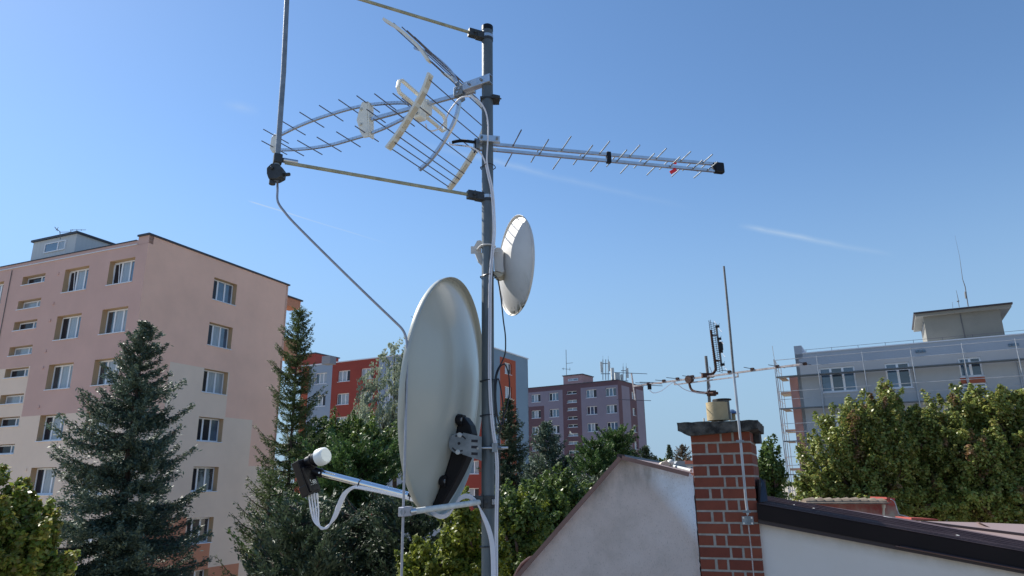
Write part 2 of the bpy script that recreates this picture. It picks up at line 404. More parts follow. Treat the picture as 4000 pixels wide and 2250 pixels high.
def facade(parent, F, side, U, Zr, openings, colorfn, mats, ucuts=(), zcuts=(), reveal=.30, revmat=None, name='wall'):
    us = sorted({round(x, 4) for x in [U[0], U[1], *ucuts] + [a for o in openings for a in (o[0], o[1])] if U[0] <= x <= U[1]})
    zs = sorted({round(x, 4) for x in [Zr[0], Zr[1], *zcuts] + [a for o in openings for a in (o[2], o[3])] if Zr[0] <= x <= Zr[1]})
    b = MB(); out = F.n * side; flip = np.dot(np.cross(F.d, ZU), out) < 0
    def quad(p, mi):
        b.add(p, [(0, 1, 2, 3)] if not flip else [(3, 2, 1, 0)], mi)
    for i in range(len(us) - 1):
        for j in range(len(zs) - 1):
            uc, zc = (us[i] + us[i + 1]) / 2, (zs[j] + zs[j + 1]) / 2
            if any(o[0] < uc < o[1] and o[2] < zc < o[3] for o in openings): continue
            quad([F.at(us[i], zs[j]), F.at(us[i + 1], zs[j]), F.at(us[i + 1], zs[j + 1]), F.at(us[i], zs[j + 1])], colorfn(uc, zc))
    for (a, c, z0, z1) in openings:
        mi = colorfn(a - .1, (z0 + z1) / 2) if revmat is None else revmat
        q = [F.at(a, z0), F.at(c, z0), F.at(c, z1), F.at(a, z1)]; dd = -out * reveal
        for k in range(4):
            p0, p1 = q[k], q[(k + 1) % 4]; b.add([p0, p1, p1 + dd, p0 + dd], [(0, 1, 2, 3)], mi)
        b.add([x + dd for x in q], [(0, 1, 2, 3)], len(mats) - 1)
    return b.build(name, mats, parent)

rng = random.Random(5)
def rows(top, h, pitch, n): return [(top - pitch * i - h, top - pitch * i) for i in range(n)]

# ============================================================ building A (peach, left)
kA = 36 / 33
oA = P(585, 914, 36)
RA, LA = Fac(oA, 22.8), Fac(oA, 22.8 - 90)
def zA(z): return 11 + (z - 11) * kA
bA = thing('apartment_building', V(oA[0], oA[1], 0), 'tall peach and salmon panel apartment block at the left with beige patches', 'building')
opR = [(4.41 * kA, 6.12 * kA, zA(a), zA(b)) for a, b in rows(22.26, 1.27, 2.57, 8)]
def colR(u, z):
    u /= kA; z = 11 + (z - 11) / kA
    if (u < 6.05 and z < 8.2) or (u < 4.35 and z < 9.5) or (6.05 < u < 8.25 and z < 6.9): return 2
    if (2.18 < u < 6.21 and z < 17.14) or (6.2 < u < 8.3 and z < 14.65) or (u > 8.2 and z < 12.07) or (u < 2.18 and z < 14.5): return 1
    return 0
MT['reveal'] = mat('tan_window_reveal', (.52, .36, .22), .95)
matsA = [MT['peach'], MT['beige'], MT['orange'], MT['reveal'], MT['glass_dk']]
facade(bA, RA, 1, (0, 10.41 * kA), (0, zA(23.3)), opR, colR, matsA, [x * kA for x in (2.18, 4.35, 6.05, 6.2, 6.21, 8.25, 8.3)],
       [zA(z) for z in (17.14, 14.65, 14.5, 12.07, 9.5, 8.2, 6.9)], reveal=.42, revmat=3)
opL = []
for a, b in rows(22.24, 1.30, 2.57, 8):
    for u0, u1 in ((.80, 2.63), (4.17, 6.03), (11.1, 12.96), (14.5, 16.3)): opL.append((u0 * kA, u1 * kA, zA(a), zA(b)))
stz = []
z = 22.27
for i in range(15): stz.append((z - .5, z)); z -= 1.39 if i % 2 == 0 else 1.18
opS = [(7.62 * kA, 9.50 * kA, zA(a), zA(b)) for a, b in stz]
def colL(u, z):
    u /= kA; z = 11 + (z - 11) / kA
    if u > 10.6: return 0 if z > 17.15 else 1
    if (u < 7.5 and z < 14.53) or (u > 7.55 and z < 17.15): return 1
    return 0
matsAL = [MT['salmon'], MT['beige'], MT['reveal'], MT['glass_dk']]
facade(bA, LA, -1, (0, 24), (0, zA(22.9)), opL + opS, colL, matsAL, [7.52 * kA, 10.6 * kA], [zA(14.53), zA(17.15)], reveal=.42, revmat=2)
b = MB()   # parapet band, end wall cap
b.box(LA.at(.38 * kA, zA(23.1)) + RA.d * .15, LA.d, RA.d, ZU, .38 * kA, .15, .25)
b.box(LA.at((.76 * kA + 24) / 2, zA(23.02)) + RA.d * .25, LA.d, RA.d, ZU, (24 - .76 * kA) / 2, .25, .11)
b.build('parapet', MT['salmon'], bA)
b = MB()
b.box(LA.at((.76 * kA + 24) / 2, zA(22.91)) + RA.d * .1, LA.d, RA.d, ZU, (24 - .76 * kA) / 2, .17, .02)
b.build('cornice_strip', MT['sill'], bA)
b = MB()
b.box(RA.at(10.41 * kA / 2, zA(23.35)) + LA.d * .38, RA.d, LA.d, ZU, 10.41 * kA / 2 + .1, .46, .05)
b.box(LA.at((.76 * kA + 24) / 2 + .1, zA(23.14)) + RA.d * .25, LA.d, RA.d, ZU, (24 - .76 * kA) / 2, .3, .025)
b.build('roof_flashing', MT['flash'], bA)
b = MB(); q = [LA.at(.8, zA(22.95)) + RA.d * .3, LA.at(24, zA(22.95)) + RA.d * .3]
b.prism([q[0], q[1], q[1] + RA.d * 11, q[0] + RA.d * 11], (0, 0, -.2)); b.build('roof', MT['base_roof'], bA)
b = MB()   # back and far end walls
b.prism([RA.at(10.41 * kA, 0), RA.at(10.41 * kA, zA(23.3)), RA.at(10.41 * kA, zA(23.3)) + LA.d * 24, RA.at(10.41 * kA, 0) + LA.d * 24], -RA.d * .2); b.build('wall', MT['peach'], bA)
b = MB(); b.prism([LA.at(24, 0), LA.at(24, zA(22.9)), LA.at(24, zA(22.9)) + RA.d * 11.2, LA.at(24, 0) + RA.d * 11.2], -LA.d * .2)
b.build('wall', MT['peach'], bA)
PS = [['glass', 'pane_blue', 'glass'], ['glass_dk', 'curtain', 'glass'], ['glass_dk', 'curtain', 'pane_blue'], ['glass_dk', 'curtain', 'curtain'], ['curtain', 'curtain', 'glass']]
for i, (u0, u1, z0, z1) in enumerate(opR):
    window(bA, RA, 1, u0 + .02, u1 - .02, z0 + .02, z1 - .02, (.36, .68) if True else 0, [['pane_blue', 'pane_blue', 'glass_dk'], ['pane_blue', 'curtain', 'glass_dk'], ['curtain', 'curtain', 'glass_dk'], ['pane_blue', 'glass_dk', 'glass_dk'], ['glass', 'glass', 'glass_dk'], ['glass', 'glass_dk', 'glass_dk']][min(i, 5)], recess=.34, fr=.075)
for i, (u0, u1, z0, z1) in enumerate(opL):
    r_, cidx = divmod(i, 4)
    if r_ == 0: window(bA, LA, -1, u0 + .02, u1 - .02, z0 + .02, z1 - .02, (.33, .67), ['pane_blue', 'curtain', 'glass_dk'], recess=.34, tilt=2, fr=.08); continue
    ps = ['glass', 'curtain', 'glass_dk'] if r_ == 0 else rng.choice([['curtain', 'curtain', 'glass_dk'], ['pane_blue', 'curtain', 'glass_dk'], ['curtain', 'curtain', 'glass']])
    window(bA, LA, -1, u0 + .02, u1 - .02, z0 + .02, z1 - .02, (.33, .67), ps, recess=.34, tilt=None, fr=.08)
for i, (u0, u1, z0, z1) in enumerate(opS):
    window(bA, LA, -1, u0 + .02, u1 - .02, z0 + .02, z1 - .02, (.62,) if False else (.36,), rng.choice([['curtain', 'curtain'], ['pane_blue', 'glass_dk'], ['curtain', 'glass_dk'], ['curtain', 'curtain']]), recess=.34, fr=.075)
# expansion joint / conductor on the left facade
b = MB(); b.bar(LA.at(10.55 * kA, zA(22.8)) - LA.n * .03, LA.at(10.5 * kA, 0.2) - LA.n * .03, .03, .03)
b.build('lightning_wire', MT['oldsteel'], bA)
for (x, y) in ((228, 1070), (209, 1186), (196, 1252), (179, 1372), (168, 1437), (152, 1590), (102, 1835), (80, 1972)):
    b = MB(); q = LA.hit(x, y); b.box(q - LA.n * .02, LA.d, LA.n, ZU, .07, .025, .07); b.build('vent_grille', MT['salmon'] if y < 1600 else MT['beige'], bA)
# balconies on the far side seen past the edge
for zt, zb, du in ((zA(22.6), zA(22.05), 1.1), (zA(19.9), zA(18.7), .8)):
    b = MB(); b.box(RA.at(10.41 * kA + .75, (zt + zb) / 2) - RA.n * (.6), RA.d, RA.n, ZU, .75, .5, (zt - zb) / 2); b.build('balcony', MT['orange'], bA)
    b = MB(); b.box(RA.at(10.41 * kA + .8, zt + .05) - RA.n * .6, RA.d, RA.n, ZU, .85, .6, .05); b.build('balcony_roof', MT['flash'], bA)
# roof machine room
off = 1.2
LB_, = (Fac(oA + RA.d * off, 22.8 - 90),)
uL, zT = LB_.uz(132, 948); uR, _ = LB_.uz(302, 911); _, zTop = LB_.uz(302, 911)
bx = MB(); dep = 4.6; zTop = zT
q = [LB_.at(uR, zA(22.8)), LB_.at(uL, zA(22.8)), LB_.at(uL, zTop), LB_.at(uR, zTop)]
bx.prism(q, RA.d * dep); mr_ = bx.build('machine_room', MT['palegrey'], bA)
bx = MB(); bx.prism([LB_.at(uR - .12, zTop) - RA.d * .12, LB_.at(uL + .12, zTop) - RA.d * .12, LB_.at(uL + .12, zTop + .13) - RA.d * .12, LB_.at(uR - .12, zTop + .13) - RA.d * .12], RA.d * (dep + .24))
bx.build('roof_edge', MT['flash'], mr_, origin=wpos(mr_))
w0 = LB_.uz(257, 960)[0]; w1 = LB_.uz(178, 965)[0]; zz1 = LB_.uz(217, 946)[1]; zz0 = LB_.uz(217, 982)[1]
window(bA, LB_, -1, w0, w1, zz0, zz1, (.35,), ['curtain', 'pane_blue'], recess=-.03, sill=False)

# roof aerials on A
def aerial(pts_list, Y, label, cat, r=.02, group=None, name='roof_aerial', mats=None, parts=None):
    base = P(pts_list[0][0][0], pts_list[0][0][1], Y)
    t = thing(name, base, label, cat, group)
    for i, pl in enumerate(pts_list):
        b = MB(); b.tube([P(q[0], q[1], Y + (q[2] if len(q) > 2 else 0)) for q in pl], r * (1 if i == 0 else .7), 6)
        b.build(parts[i] if parts else ('mast' if i == 0 else 'antenna_rod'), mats or MT['oldsteel'], t)
    return t
aerial([[(236, 935), (234, 905), (224, 896)], [(224, 896), (214, 890)], [(214, 886), (226, 903)], [(218, 900), (228, 888)], [(232, 907), (276, 906)]], 38, 'small bent grid aerial on the roof box of the peach block', 'antenna')
aerial([[(277, 912), (277, 898)], [(274, 898), (336, 898)], [(284, 896), (284, 901)], [(300, 896), (300, 901)], [(318, 896), (318, 901)]], 38.5, 'short horizontal yagi aerial on the roof box of the peach block', 'antenna')

# ============================================================ building B (red and grey)
kB = 75 / 80
oB = P(1897, 1349, 75); RB, LBf = Fac(oB, 28), Fac(oB, -62)
def zB(z): return 11 + (z - 11) * kB
bB = thing('apartment_building', V(oB[0], oB[1], 0), 'red and grey panel apartment block half hidden behind the large dish and the mast', 'building')
opsL = []
for a, b_ in rows(25.38, 1.45, 2.99, 8):
    for u0 in (24.4, 20.42, 16.55, 12.6, 8.2, 4.2, .9): opsL.append((u0 * kB, (u0 + 2.06) * kB, zB(a), zB(b_)))
def cBL(u, z):
    u /= kB
    if u > 27.6: return 2
    if 15.75 < u < 23.5 or u < 3.5: return 1
    return 0
facade(bB, LBf, -1, (0, 29 * kB), (0, zB(26.5)), opsL, cBL, [MT['bgrey'], MT['greyred'], MT['orangered'], MT['glass_dk']], [x * kB for x in (27.6, 15.75, 23.5, 3.5)])
opsR = [(4.65 * kB, 6.4 * kB, zB(a), zB(b_)) for a, b_ in rows(25.27, 1.43, 2.94, 8)]
def cBR(u, z):
    u /= kB
    return 1 if 3.42 < u < 7.5 and z < zB(25.75) else 0
facade(bB, RB, 1, (0, 10.9 * kB), (0, zB(26.5)), opsR, cBR, [MT['bgrey2'], MT['orangered'], MT['glass_dk']], [3.42 * kB, 7.5 * kB], [zB(25.75)])
b = MB(); b.prism([RB.at(10.9 * kB, 0), RB.at(10.9 * kB, zB(26.4)), RB.at(10.9 * kB, zB(26.4)) + LBf.d * 27, RB.at(10.9 * kB, 0) + LBf.d * 27], -RB.d * .2); b.build('wall', MT['bgrey'], bB)
b = MB(); b.prism([LBf.at(29 * kB, 0), LBf.at(29 * kB, zB(26.4)), LBf.at(29 * kB, zB(26.4)) + RB.d * 10, LBf.at(29 * kB, 0) + RB.d * 10], -LBf.d * .2)
b.build('wall', MT['bgrey'], bB)
b = MB(); b.prism([LBf.at(-.1, zB(26.5)) - RB.d * .1, LBf.at(29.1 * kB, zB(26.5)) - RB.d * .1, LBf.at(29.1 * kB, zB(26.5)) + RB.d * 10.35, LBf.at(-.1, zB(26.5)) + RB.d * 10.35], (0, 0, .12))
b.build('roof', MT['sill'], bB)
for (u0, u1, z0, z1) in opsL: window(bB, LBf, -1, u0, u1, z0, z1, (.33, .67), rng.choice(PS[2:] + [['curtain', 'pane_blue', 'glass_dk']]), recess=.2, fr=.075)
for (u0, u1, z0, z1) in opsR: window(bB, RB, 1, u0, u1, z0, z1, (.33, .67), rng.choice(PS), recess=.2, fr=.075)
def pent(parent, F, G, pxs, zbase, depth, m, edge, win=None, setb=3.):
    f = Fac(F.o + G.d * setb, 0); f.d, f.n = F.d, F.n
    u0, z0 = f.uz(*pxs[0]); u1, z1 = f.uz(*pxs[1]); zt = (z0 + z1) / 2
    b = MB(); b.prism([f.at(u0, zbase), f.at(u1, zbase), f.at(u1, zt), f.at(u0, zt)], G.d * depth); r_ = b.build('machine_room', m, parent)
    b = MB(); s = 1 if u1 > u0 else -1
    b.prism([f.at(u0 - .15 * s, zt) - G.d * .15, f.at(u1 + .15 * s, zt) - G.d * .15, f.at(u1 + .15 * s, zt + .14) - G.d * .15, f.at(u0 - .15 * s, zt + .14) - G.d * .15], G.d * (depth + .3))
    b.build('roof_edge', edge, r_, origin=wpos(r_)); return f, zt, r_
pent(bB, LBf, RB, [(1232, 1382), (1130, 1393)], zB(26.5), 4.5, MT['greyred'], MT['flash'])
b = MB(); c0 = P(1285, 1408, 77); b.box(c0, LBf.d, RB.d, ZU, .6, .5, .45); b.build('vent_box', MT['farroof'], bB)
pent(bB, LBf, RB, [(1690, 1330), (1596, 1338)], zB(26.5), 4.5, MT['greyred'], MT['flash'])
t = thing('satellite_dish', P(1618, 1336, 79), 'small round dish on a thin pole on the red block roof', 'dish')
b = MB(); b.tube([P(1625, 1340, 79), P(1625, 1245, 79)], .05, 6); b.tube([P(1612, 1248, 79), P(1640, 1250, 79)], .03, 5); b.tube([P(1606, 1236, 79), P(1625, 1247, 79)], .03, 5); b.build('mast', MT['oldsteel'], t)
b = MB(); cc = P(1614, 1295, 79); dd = nrm(V(-.5, -.8, .3)); e1 = nrm(np.cross(dd, ZU)); e2 = np.cross(e1, dd)
ring = [[cc + (e1 * cos(a) + e2 * sin(a)) * r_ + dd * (r_ * r_ * .4) for a in np.linspace(0, 2 * pi, 16, endpoint=False)] for r_ in (.0, .18, .36)]
vs_ = [p for r_ in ring for p in r_]; fs_ = [(i * 16 + k, i * 16 + (k + 1) % 16, (i + 1) * 16 + (k + 1) % 16, (i + 1) * 16 + k) for i in range(2) for k in range(16)]
b.add(vs_, fs_); b.build('reflector', MT['olddish'], t, smooth=True)

# ============================================================ building C (mauve)
kC = 114 / 105
oC = P(2413.7, 1486, 114); RC, LC = Fac(oC, 32.5), Fac(oC, 32.5 - 90)
def zC(z): return 11 + (z - 11) * kC
bC = thing('apartment_building', V(oC[0], oC[1], 0), 'mauve and pink panel apartment block with phone antennas on its roof', 'building')
opc = []
for a, b_ in rows(24.72, 1.25, 2.57, 9):
    for u0, u1 in ((.41, 2.16), (3.69, 5.49), (10.37, 12.11), (13.69, 15.45), (17, 18.8)): opc.append((u0 * kC, u1 * kC, zC(a), zC(b_)))
stc = []; z = 24.74
for i in range(16): stc.append((z - .45, z)); z -= 1.36 if i % 2 == 0 else 1.21
ops = [(7.12 * kC, 8.84 * kC, zC(a), zC(b_)) for a, b_ in stc]
def cCL(u, z):
    u /= kC; z = 11 + (z - 11) / kC
    if z > 25.1 or 6.38 < u < 9.62 or (u > 13.05 and z < 22.8) or u < .08: return 1
    return 0
facade(bC, LC, -1, (0, 20 * kC), (0, zC(25.8)), opc + ops, cCL, [MT['mauve'], MT['mauved'], MT['glass_dk']], [x * kC for x in (6.38, 9.62, 13.05, .08)], [zC(25.1), zC(22.8)])
opcr = [(5.1 * kC, 6.25 * kC, zC(a), zC(b_)) for a, b_ in rows(24.6, 1.15, 2.57, 9)]
def cCR(u, z):
    u /= kC; z = 11 + (z - 11) / kC
    return 1 if z > 25.15 or u < 1.2 or 4.2 < u < 6.8 else 0
facade(bC, RC, 1, (0, 10 * kC), (0, zC(25.8)), opcr, cCR, [MT['mauve'], MT['mauved'], MT['glass_dk']], [x * kC for x in (1.2, 4.2, 6.8)], [zC(25.15)])
b = MB(); b.prism([RC.at(10 * kC, 0), RC.at(10 * kC, zC(25.7)), RC.at(10 * kC, zC(25.7)) + LC.d * 20, RC.at(10 * kC, 0) + LC.d * 20], -RC.d * .2); b.build('wall', MT['mauve'], bC)
b = MB(); b.prism([LC.at(-.08, zC(25.8)) - RC.d * .08, LC.at(20 * kC, zC(25.8)) - RC.d * .08, LC.at(20 * kC, zC(25.8)) + RC.d * 11, LC.at(-.08, zC(25.8)) + RC.d * 11], (0, 0, .1))
b.build('roof', MT['flash'], bC)
for (u0, u1, z0, z1) in opc + opcr:
    window(bC, LC if (u0, u1, z0, z1) in opc else RC, -1 if (u0, u1, z0, z1) in opc else 1, u0, u1, z0, z1, (.33, .67), rng.choice(PS + [['pane_blue', 'pane_blue', 'glass_dk']]), recess=.2, fr=.075)
for (u0, u1, z0, z1) in ops: window(bC, LC, -1, u0, u1, z0, z1, (.5,), rng.choice([['pane_blue', 'glass_dk'], ['curtain', 'curtain'], ['glass_dk', 'glass_dk']]), recess=.2, fr=.07)
f, zt, mroom = pent(bC, LC, RC, [(2274.5, 1463), (2200, 1470)], zC(25.8), 4.2, MT['pinkbox'], MT['flash'], setb=2.5)
w0, a0 = f.uz(2258, 1477); w1, a1 = f.uz(2220, 1489)
window(bC, f, -1, w0, w1, a1, a0, (.5,), ['pane_blue', 'curtain'], recess=-.03, fr=.07)
aerial([[(2213, 1470), (2211, 1366)], [(2211, 1420), (2238, 1417)], [(2195, 1440), (2228, 1443)], [(2200, 1436), (2200, 1446)], [(2226, 1436), (2226, 1448)]], 119, 'thin aerial mast with small crossbars on the pink roof box of the mauve block', 'antenna', r=.05)
# phone antennas
def cellcluster(pxs, cab, label, frame_x, ytop, ybot, Y):
    t = thing('phone_antenna_frame', P(frame_x[0], ybot, Y), label, 'antenna', 'phone antenna frames on the mauve block roof')
    b = MB()
    for x in frame_x: b.tube([P(x, ybot, Y), P(x, ytop - 8, Y)], .07, 6)
    for yy in (ytop + 8, ytop + 48): b.bar(P(frame_x[0] - 8, yy, Y), P(frame_x[-1] + 8, yy, Y), .12, .12)
    b.build('steel_frame', MT['galv'], t)
    for x, y0, y1 in pxs:
        b = MB(); b.box((P(x, y0, Y - .3) + P(x, y1, Y - .3)) / 2, X3, Y3, ZU, .18, .1, (P(x, y0, Y)[2] - P(x, y1, Y)[2]) / 2); b.build('panel_antenna', MT['cell'], t, bevel=.03)
    for x0, x1, y0, y1 in cab:
        b = MB(); A, B = P(x0, y0, Y + .2), P(x1, y1, Y + .2); b.box((A + B) / 2, X3, Y3, ZU, abs(B[0] - A[0]) / 2, .5, abs(A[2] - B[2]) / 2); b.build('cabinet', MT['cell'], t, bevel=.05)
    for x in (frame_x[0], frame_x[-1]):
        b = MB(); b.tube([P(x, ytop, Y), P(x, ytop - 22, Y)], .02, 5); b.build('lightning_spike', MT['oldsteel'], t)
cellcluster([(2349, 1413, 1455), (2379, 1412, 1450)], [(2386, 2399, 1438, 1484)], 'left frame with two pale phone antennas and a cabinet on the mauve block roof', (2355, 2366, 2376), 1412, 1484, 118)
cellcluster([(2451, 1438, 1476)], [(2400, 2421, 1456, 1486), (2424, 2432, 1463, 1489)], 'right frame with one pale phone antenna beside low cabinets on the mauve block roof', (2434, 2446), 1440, 1489, 119)

# ============================================================ building D (grey, right) and scaffold
oD = P(3100, 1351, 44); FD = Fac(oD, 118); GD = Fac(oD, 28)   # GD.d recedes
bD = thing('apartment_building', V(oD[0], oD[1], 0), 'grey block at the right with fresh insulation behind scaffolding and a roof house', 'building')
opd = [(1.3, 3.32, 16.17, 17.71), (4.98, 6.28, 16.16, 17.68), (8.76, 9.88, 16.56, 17.66), (8.7, 9.93, 15.3, 16.18), (12.6, 14.6, 16.17, 17.7)]
for kx in range(1, 5):
    for (u0, u1, a, b_) in ((1.3, 3.32, 16.17, 17.71), (4.98, 6.28, 16.16, 17.68), (12.6, 14.6, 16.17, 17.7)): opd.append((u0, u1, a - 2.9 * kx, b_ - 2.9 * kx))
    opd.append((8.72, 9.92, 16.4 - 2.9 * kx, 17.5 - 2.9 * kx))
def cD(u, z):
    if z > 17.95: return 1
    if 8.7 < u < 9.9 and 16.18 < z < 16.56: return 2
    if z > 15.9 : return 3 if u > -1 and z > 17.3 else 0  # lighter band above the top deck: sunlight put into the wall colour
    return 0
facade(bD, FD, -1 if np.dot(FD.n, V(0, -1, 0)) < 0 else 1, (0, 18), (0, 18.72), opd, cD, [MT['dgrey'], MT['dtop'], MT['dred'], MT['dlit'], MT['glass_dk']], [8.7, 9.9], [17.95, 16.18, 16.56, 15.9, 17.3])
sD = 1 if FD.n[1] < 0 else -1
OUT = FD.n * sD
b = MB(); b.prism([FD.at(0, 0), FD.at(0, 18.72), FD.at(0, 18.72) + GD.d * 10, FD.at(0, 0) + GD.d * 10], FD.d * .2); b.build('wall', MT['dgrey'], bD)
b = MB(); b.prism([FD.at(18, 0), FD.at(18, 18.72), FD.at(18, 18.72) + GD.d * 10, FD.at(18, 0) + GD.d * 10], -FD.d * .2)
b.build('wall', MT['dgrey'], bD)
b = MB(); b.prism([FD.at(.0, 18.4), FD.at(.46, 18.4), FD.at(.46, 19.26), FD.at(0, 19.26)], GD.d * 10); b.build('parapet', MT['dtop'], bD)
b = MB(); b.prism([FD.at(.46, 18.72) - GD.d * .06, FD.at(18, 18.72) - GD.d * .06, FD.at(18, 18.78) - GD.d * .06, FD.at(.46, 18.78) - GD.d * .06], GD.d * 10.1); b.build('roof', MT['sill'], bD)
for i, (u0, u1, z0, z1) in enumerate(opd):
    three = (u1 - u0) > 1.6
    window(bD, FD, sD, u0, u1, z0, z1, (.34, .68) if three else (.5,), ['pane_blue', 'glass'] if three else ['glass', 'pane_blue'], recess=.12, transom=.74, fr=.085)
for (u0, u1, z0, z1, n) in ((6.7, 7.25, 18.14, 18.34, 3), (11.28, 11.8, 18.09, 18.25, 3)):
    for k in range(n):
        w = (u1 - u0) / n; b = MB(); b.box(FD.at(u0 + w * (k + .5), (z0 + z1) / 2) + OUT * .02, FD.d, OUT, ZU, w * .4, .03, .08); b.build('vent', MT['pane_blue'], bD)
# roof rail along the parapet
b = MB(); b.tube([FD.at(.6, 18.95) + OUT * .0, FD.at(18, 18.95)], .012, 5)
for k in range(12): b.tube([FD.at(.7 + k * 1.5, 18.74), FD.at(.7 + k * 1.5, 18.97)], .012, 5)
b.build('roof_rail', MT['thin'], bD)
# roof house
fh = Fac(oD + GD.d * 1.6, 118)
h0 = fh.uz(3605, 1232); h1 = fh.uz(3906, 1214); zt = (h0[1] + h1[1]) / 2
b = MB(); b.prism([fh.at(h0[0], 18.7), fh.at(h1[0], 18.7), fh.at(h1[0], zt), fh.at(h0[0], zt)], GD.d * 4.5); rh = b.build('roof_house', MT['boxgrey'], bD)
b = MB(); b.prism([fh.at(h0[0] - .42, zt) - GD.d * .35, fh.at(h1[0] + .55, zt) - GD.d * .35, fh.at(h1[0] + .55, zt + .16) - GD.d * .35, fh.at(h0[0] - .42, zt + .16) - GD.d * .35], GD.d * 5.3); b.build('roof_slab', MT['boxgrey'], rh, origin=wpos(rh))
b = MB(); b.prism([fh.at(h0[0] - .5, zt + .16) - GD.d * .43, fh.at(h1[0] + .63, zt + .16) - GD.d * .43, fh.at(h1[0] + .63, zt + .26) - GD.d * .43, fh.at(h0[0] - .5, zt + .26) - GD.d * .43], GD.d * 5.5); b.build('roof_felt', MT['fascia_d'], rh, origin=wpos(rh))
b = MB(); m_ = fh.uz(3755, 1250)
b.tube([fh.at(m_[0], zt + .3) - GD.d * .03, fh.at(m_[0] + .02, 18.75) - GD.d * .03], .018, 5); b.build('lightning_wire', MT['thin'], rh, origin=wpos(rh))
for k in range(4):
    b = MB(); b.box(fh.at(h0[0] - .015, zt - .45) + GD.d * (.7 + k * .9), GD.d, FD.d, ZU, .25, .02, .22); b.build('louvre', MT['oldsteel'], rh, origin=wpos(rh))
def mastaer(p, Y, r, lab, extra=None):
    t = thing('roof_antenna_mast', P(p[0][0], p[0][1], Y), lab, 'antenna'); b = MB(); b.tube([P(x, y, Y) for x, y in p], r, 6); b.build('mast', MT['oldsteel'], t)
    if extra:
        b = MB(); b.tube([P(extra[0][0], extra[0][1], Y), P(extra[1][0], extra[1][1], Y)], (r[0] if hasattr(r, '__len__') else r) * 2.0, 8); b.build('collar', MT['oldsteel'], t)
mastaer([(3782, 1197), (3770, 1120), (3760, 1090), (3748, 1000), (3730, 920)], 47, [.035, .03, .02, .01, .004], 'tallest thin whip antenna on the roof house of the grey block', ((3774, 1165), (3771, 1140)))
mastaer([(3747, 1200), (3742, 1165), (3735, 1134)], 47, [.02, .02, .01], 'middle short antenna with a collar on the roof house of the grey block', ((3739, 1178), (3746, 1176)))
mastaer([(3722, 1203), (3720, 1180)], 47, [.012, .008], 'shortest stub antenna on the roof house of the grey block')
# pink pier with balconies on the left end
b = MB(); b.box(FD.at(-.26, 8.7) + GD.d * .5, FD.d, GD.d, ZU, .25, .4, 8.7); b.build('pier', MT['dpink'], bD)
for z in (16.4, 14.0, 11.6):
    b = MB(); b.box(FD.at(-.85, z) + GD.d * 1.6, FD.d, GD.d, ZU, .35, .8, .07); b.build('balcony_slab', MT['sand'], bD)
# scaffold
sc = thing('scaffolding', V(*(FD.at(5, 0) + OUT * .9)), 'galvanised steel scaffolding standing against the grey block', 'scaffolding')
so = .35
Fs = Fac(oD + OUT * (so), 118)
def sp(u, z, o=0.): return Fs.at(u, z) + OUT * o
bays = [-1.16 + 2.57 * k for k in range(0, 7)]; bays = [-1.2, 1.33, 3.88, 6.45, 9.02, 11.55, 14.1]
for u in bays:
    for o_ in (.0, .75):
        zt_ = 18.4 if o_ else 17.25
        if u == -1.2: zt_ = 18.4
        b = MB(); b.tube([sp(u, 0, o_ - .3), sp(u, zt_, o_ - .3)], .03, 6); b.build('standard', MT['scaff'], sc)
for z in [17.27 - 2 * k for k in range(8)]:
    b = MB(); b.box(sp(6.4, z, .08), FD.d, OUT, ZU, 7.6, .30, .028); b.build('deck', MT['deck'], sc)
    for zz in (z + .55, z + 1.05):
        b = MB(); b.tube([sp(-1.2, zz, .48), sp(14.1, zz, .48)], .018, 6); b.build('guard_rail', MT['scaff'], sc)
# end return of the scaffold round the left side
for q in (1.3, 2.6):
    b = MB(); b.tube([sp(-1.2, 0, -q), sp(-1.2, 18.3, -q)], .025, 6); b.build('standard', MT['scaff'], sc)
for z in [17.27 - 2 * k for k in range(8)]:
    b = MB(); b.box(sp(-.9, z, -1.2), FD.d, OUT, ZU, .2, .8, .02); b.build('deck', MT['deck_wood'], sc)
    for zz in (z + .55, z + 1.05):
        b = MB(); b.tube([sp(-1.2, zz, .45), sp(-1.2, zz, -2.6)], .016, 5); b.build('guard_rail', MT['scaff'], sc)
    b = MB(); b.tube([sp(-1.2, z, -.3), sp(-1.2, z + 2, .45)], .016, 5); b.build('brace', MT['scaff'], sc)

# ============================================================ far houses and trees are below
fh_ = thing('house', P(2670, 1842, 140), 'tiny white house with grey and red roof behind the gable beside the chimney', 'house')
A0 = P(2636, 1832, 140)
b = MB(); b.box(A0 + V(3.2, 3, -4.6), X3, Y3, ZU, 3.1, 3, 5.2); b.build('wall', MT['farwhite'], fh_)
b = MB(); b.prism([A0 + V(-.2, -.4, .6), A0 + V(6.6, -.4, .6), A0 + V(6.2, -.4, 1.5), A0 + V(.5, -.4, 1.5)], V(0, 7, 0)); b.build('roof', MT['farroof'], fh_)
b = MB(); b.prism([A0 + V(1.9, -.45, .9), A0 + V(6.4, -.45, .9), A0 + V(6.1, -.45, 1.55), A0 + V(2.1, -.45, 1.55)], V(0, 6, 0)); b.build('red_roof', MT['farred'], fh_)
for k in range(3):
    b = MB(); b.box(A0 + V(.9 + k * 1.3, -.03, .0), X3, Y3, ZU, .35, .04, .35); b.build('window', MT['pane_blue'], fh_)

# ============================================================ gable house with brick chimney
EF = Fac(P(2940, 1740, 5.6), -71)
EO = -EF.n      # towards the camera
house = thing('gable_house', V(*EF.at(.5, 0, 2.5)), 'white rendered house with brown roof edges whose gable carries the brick chimney', 'house')
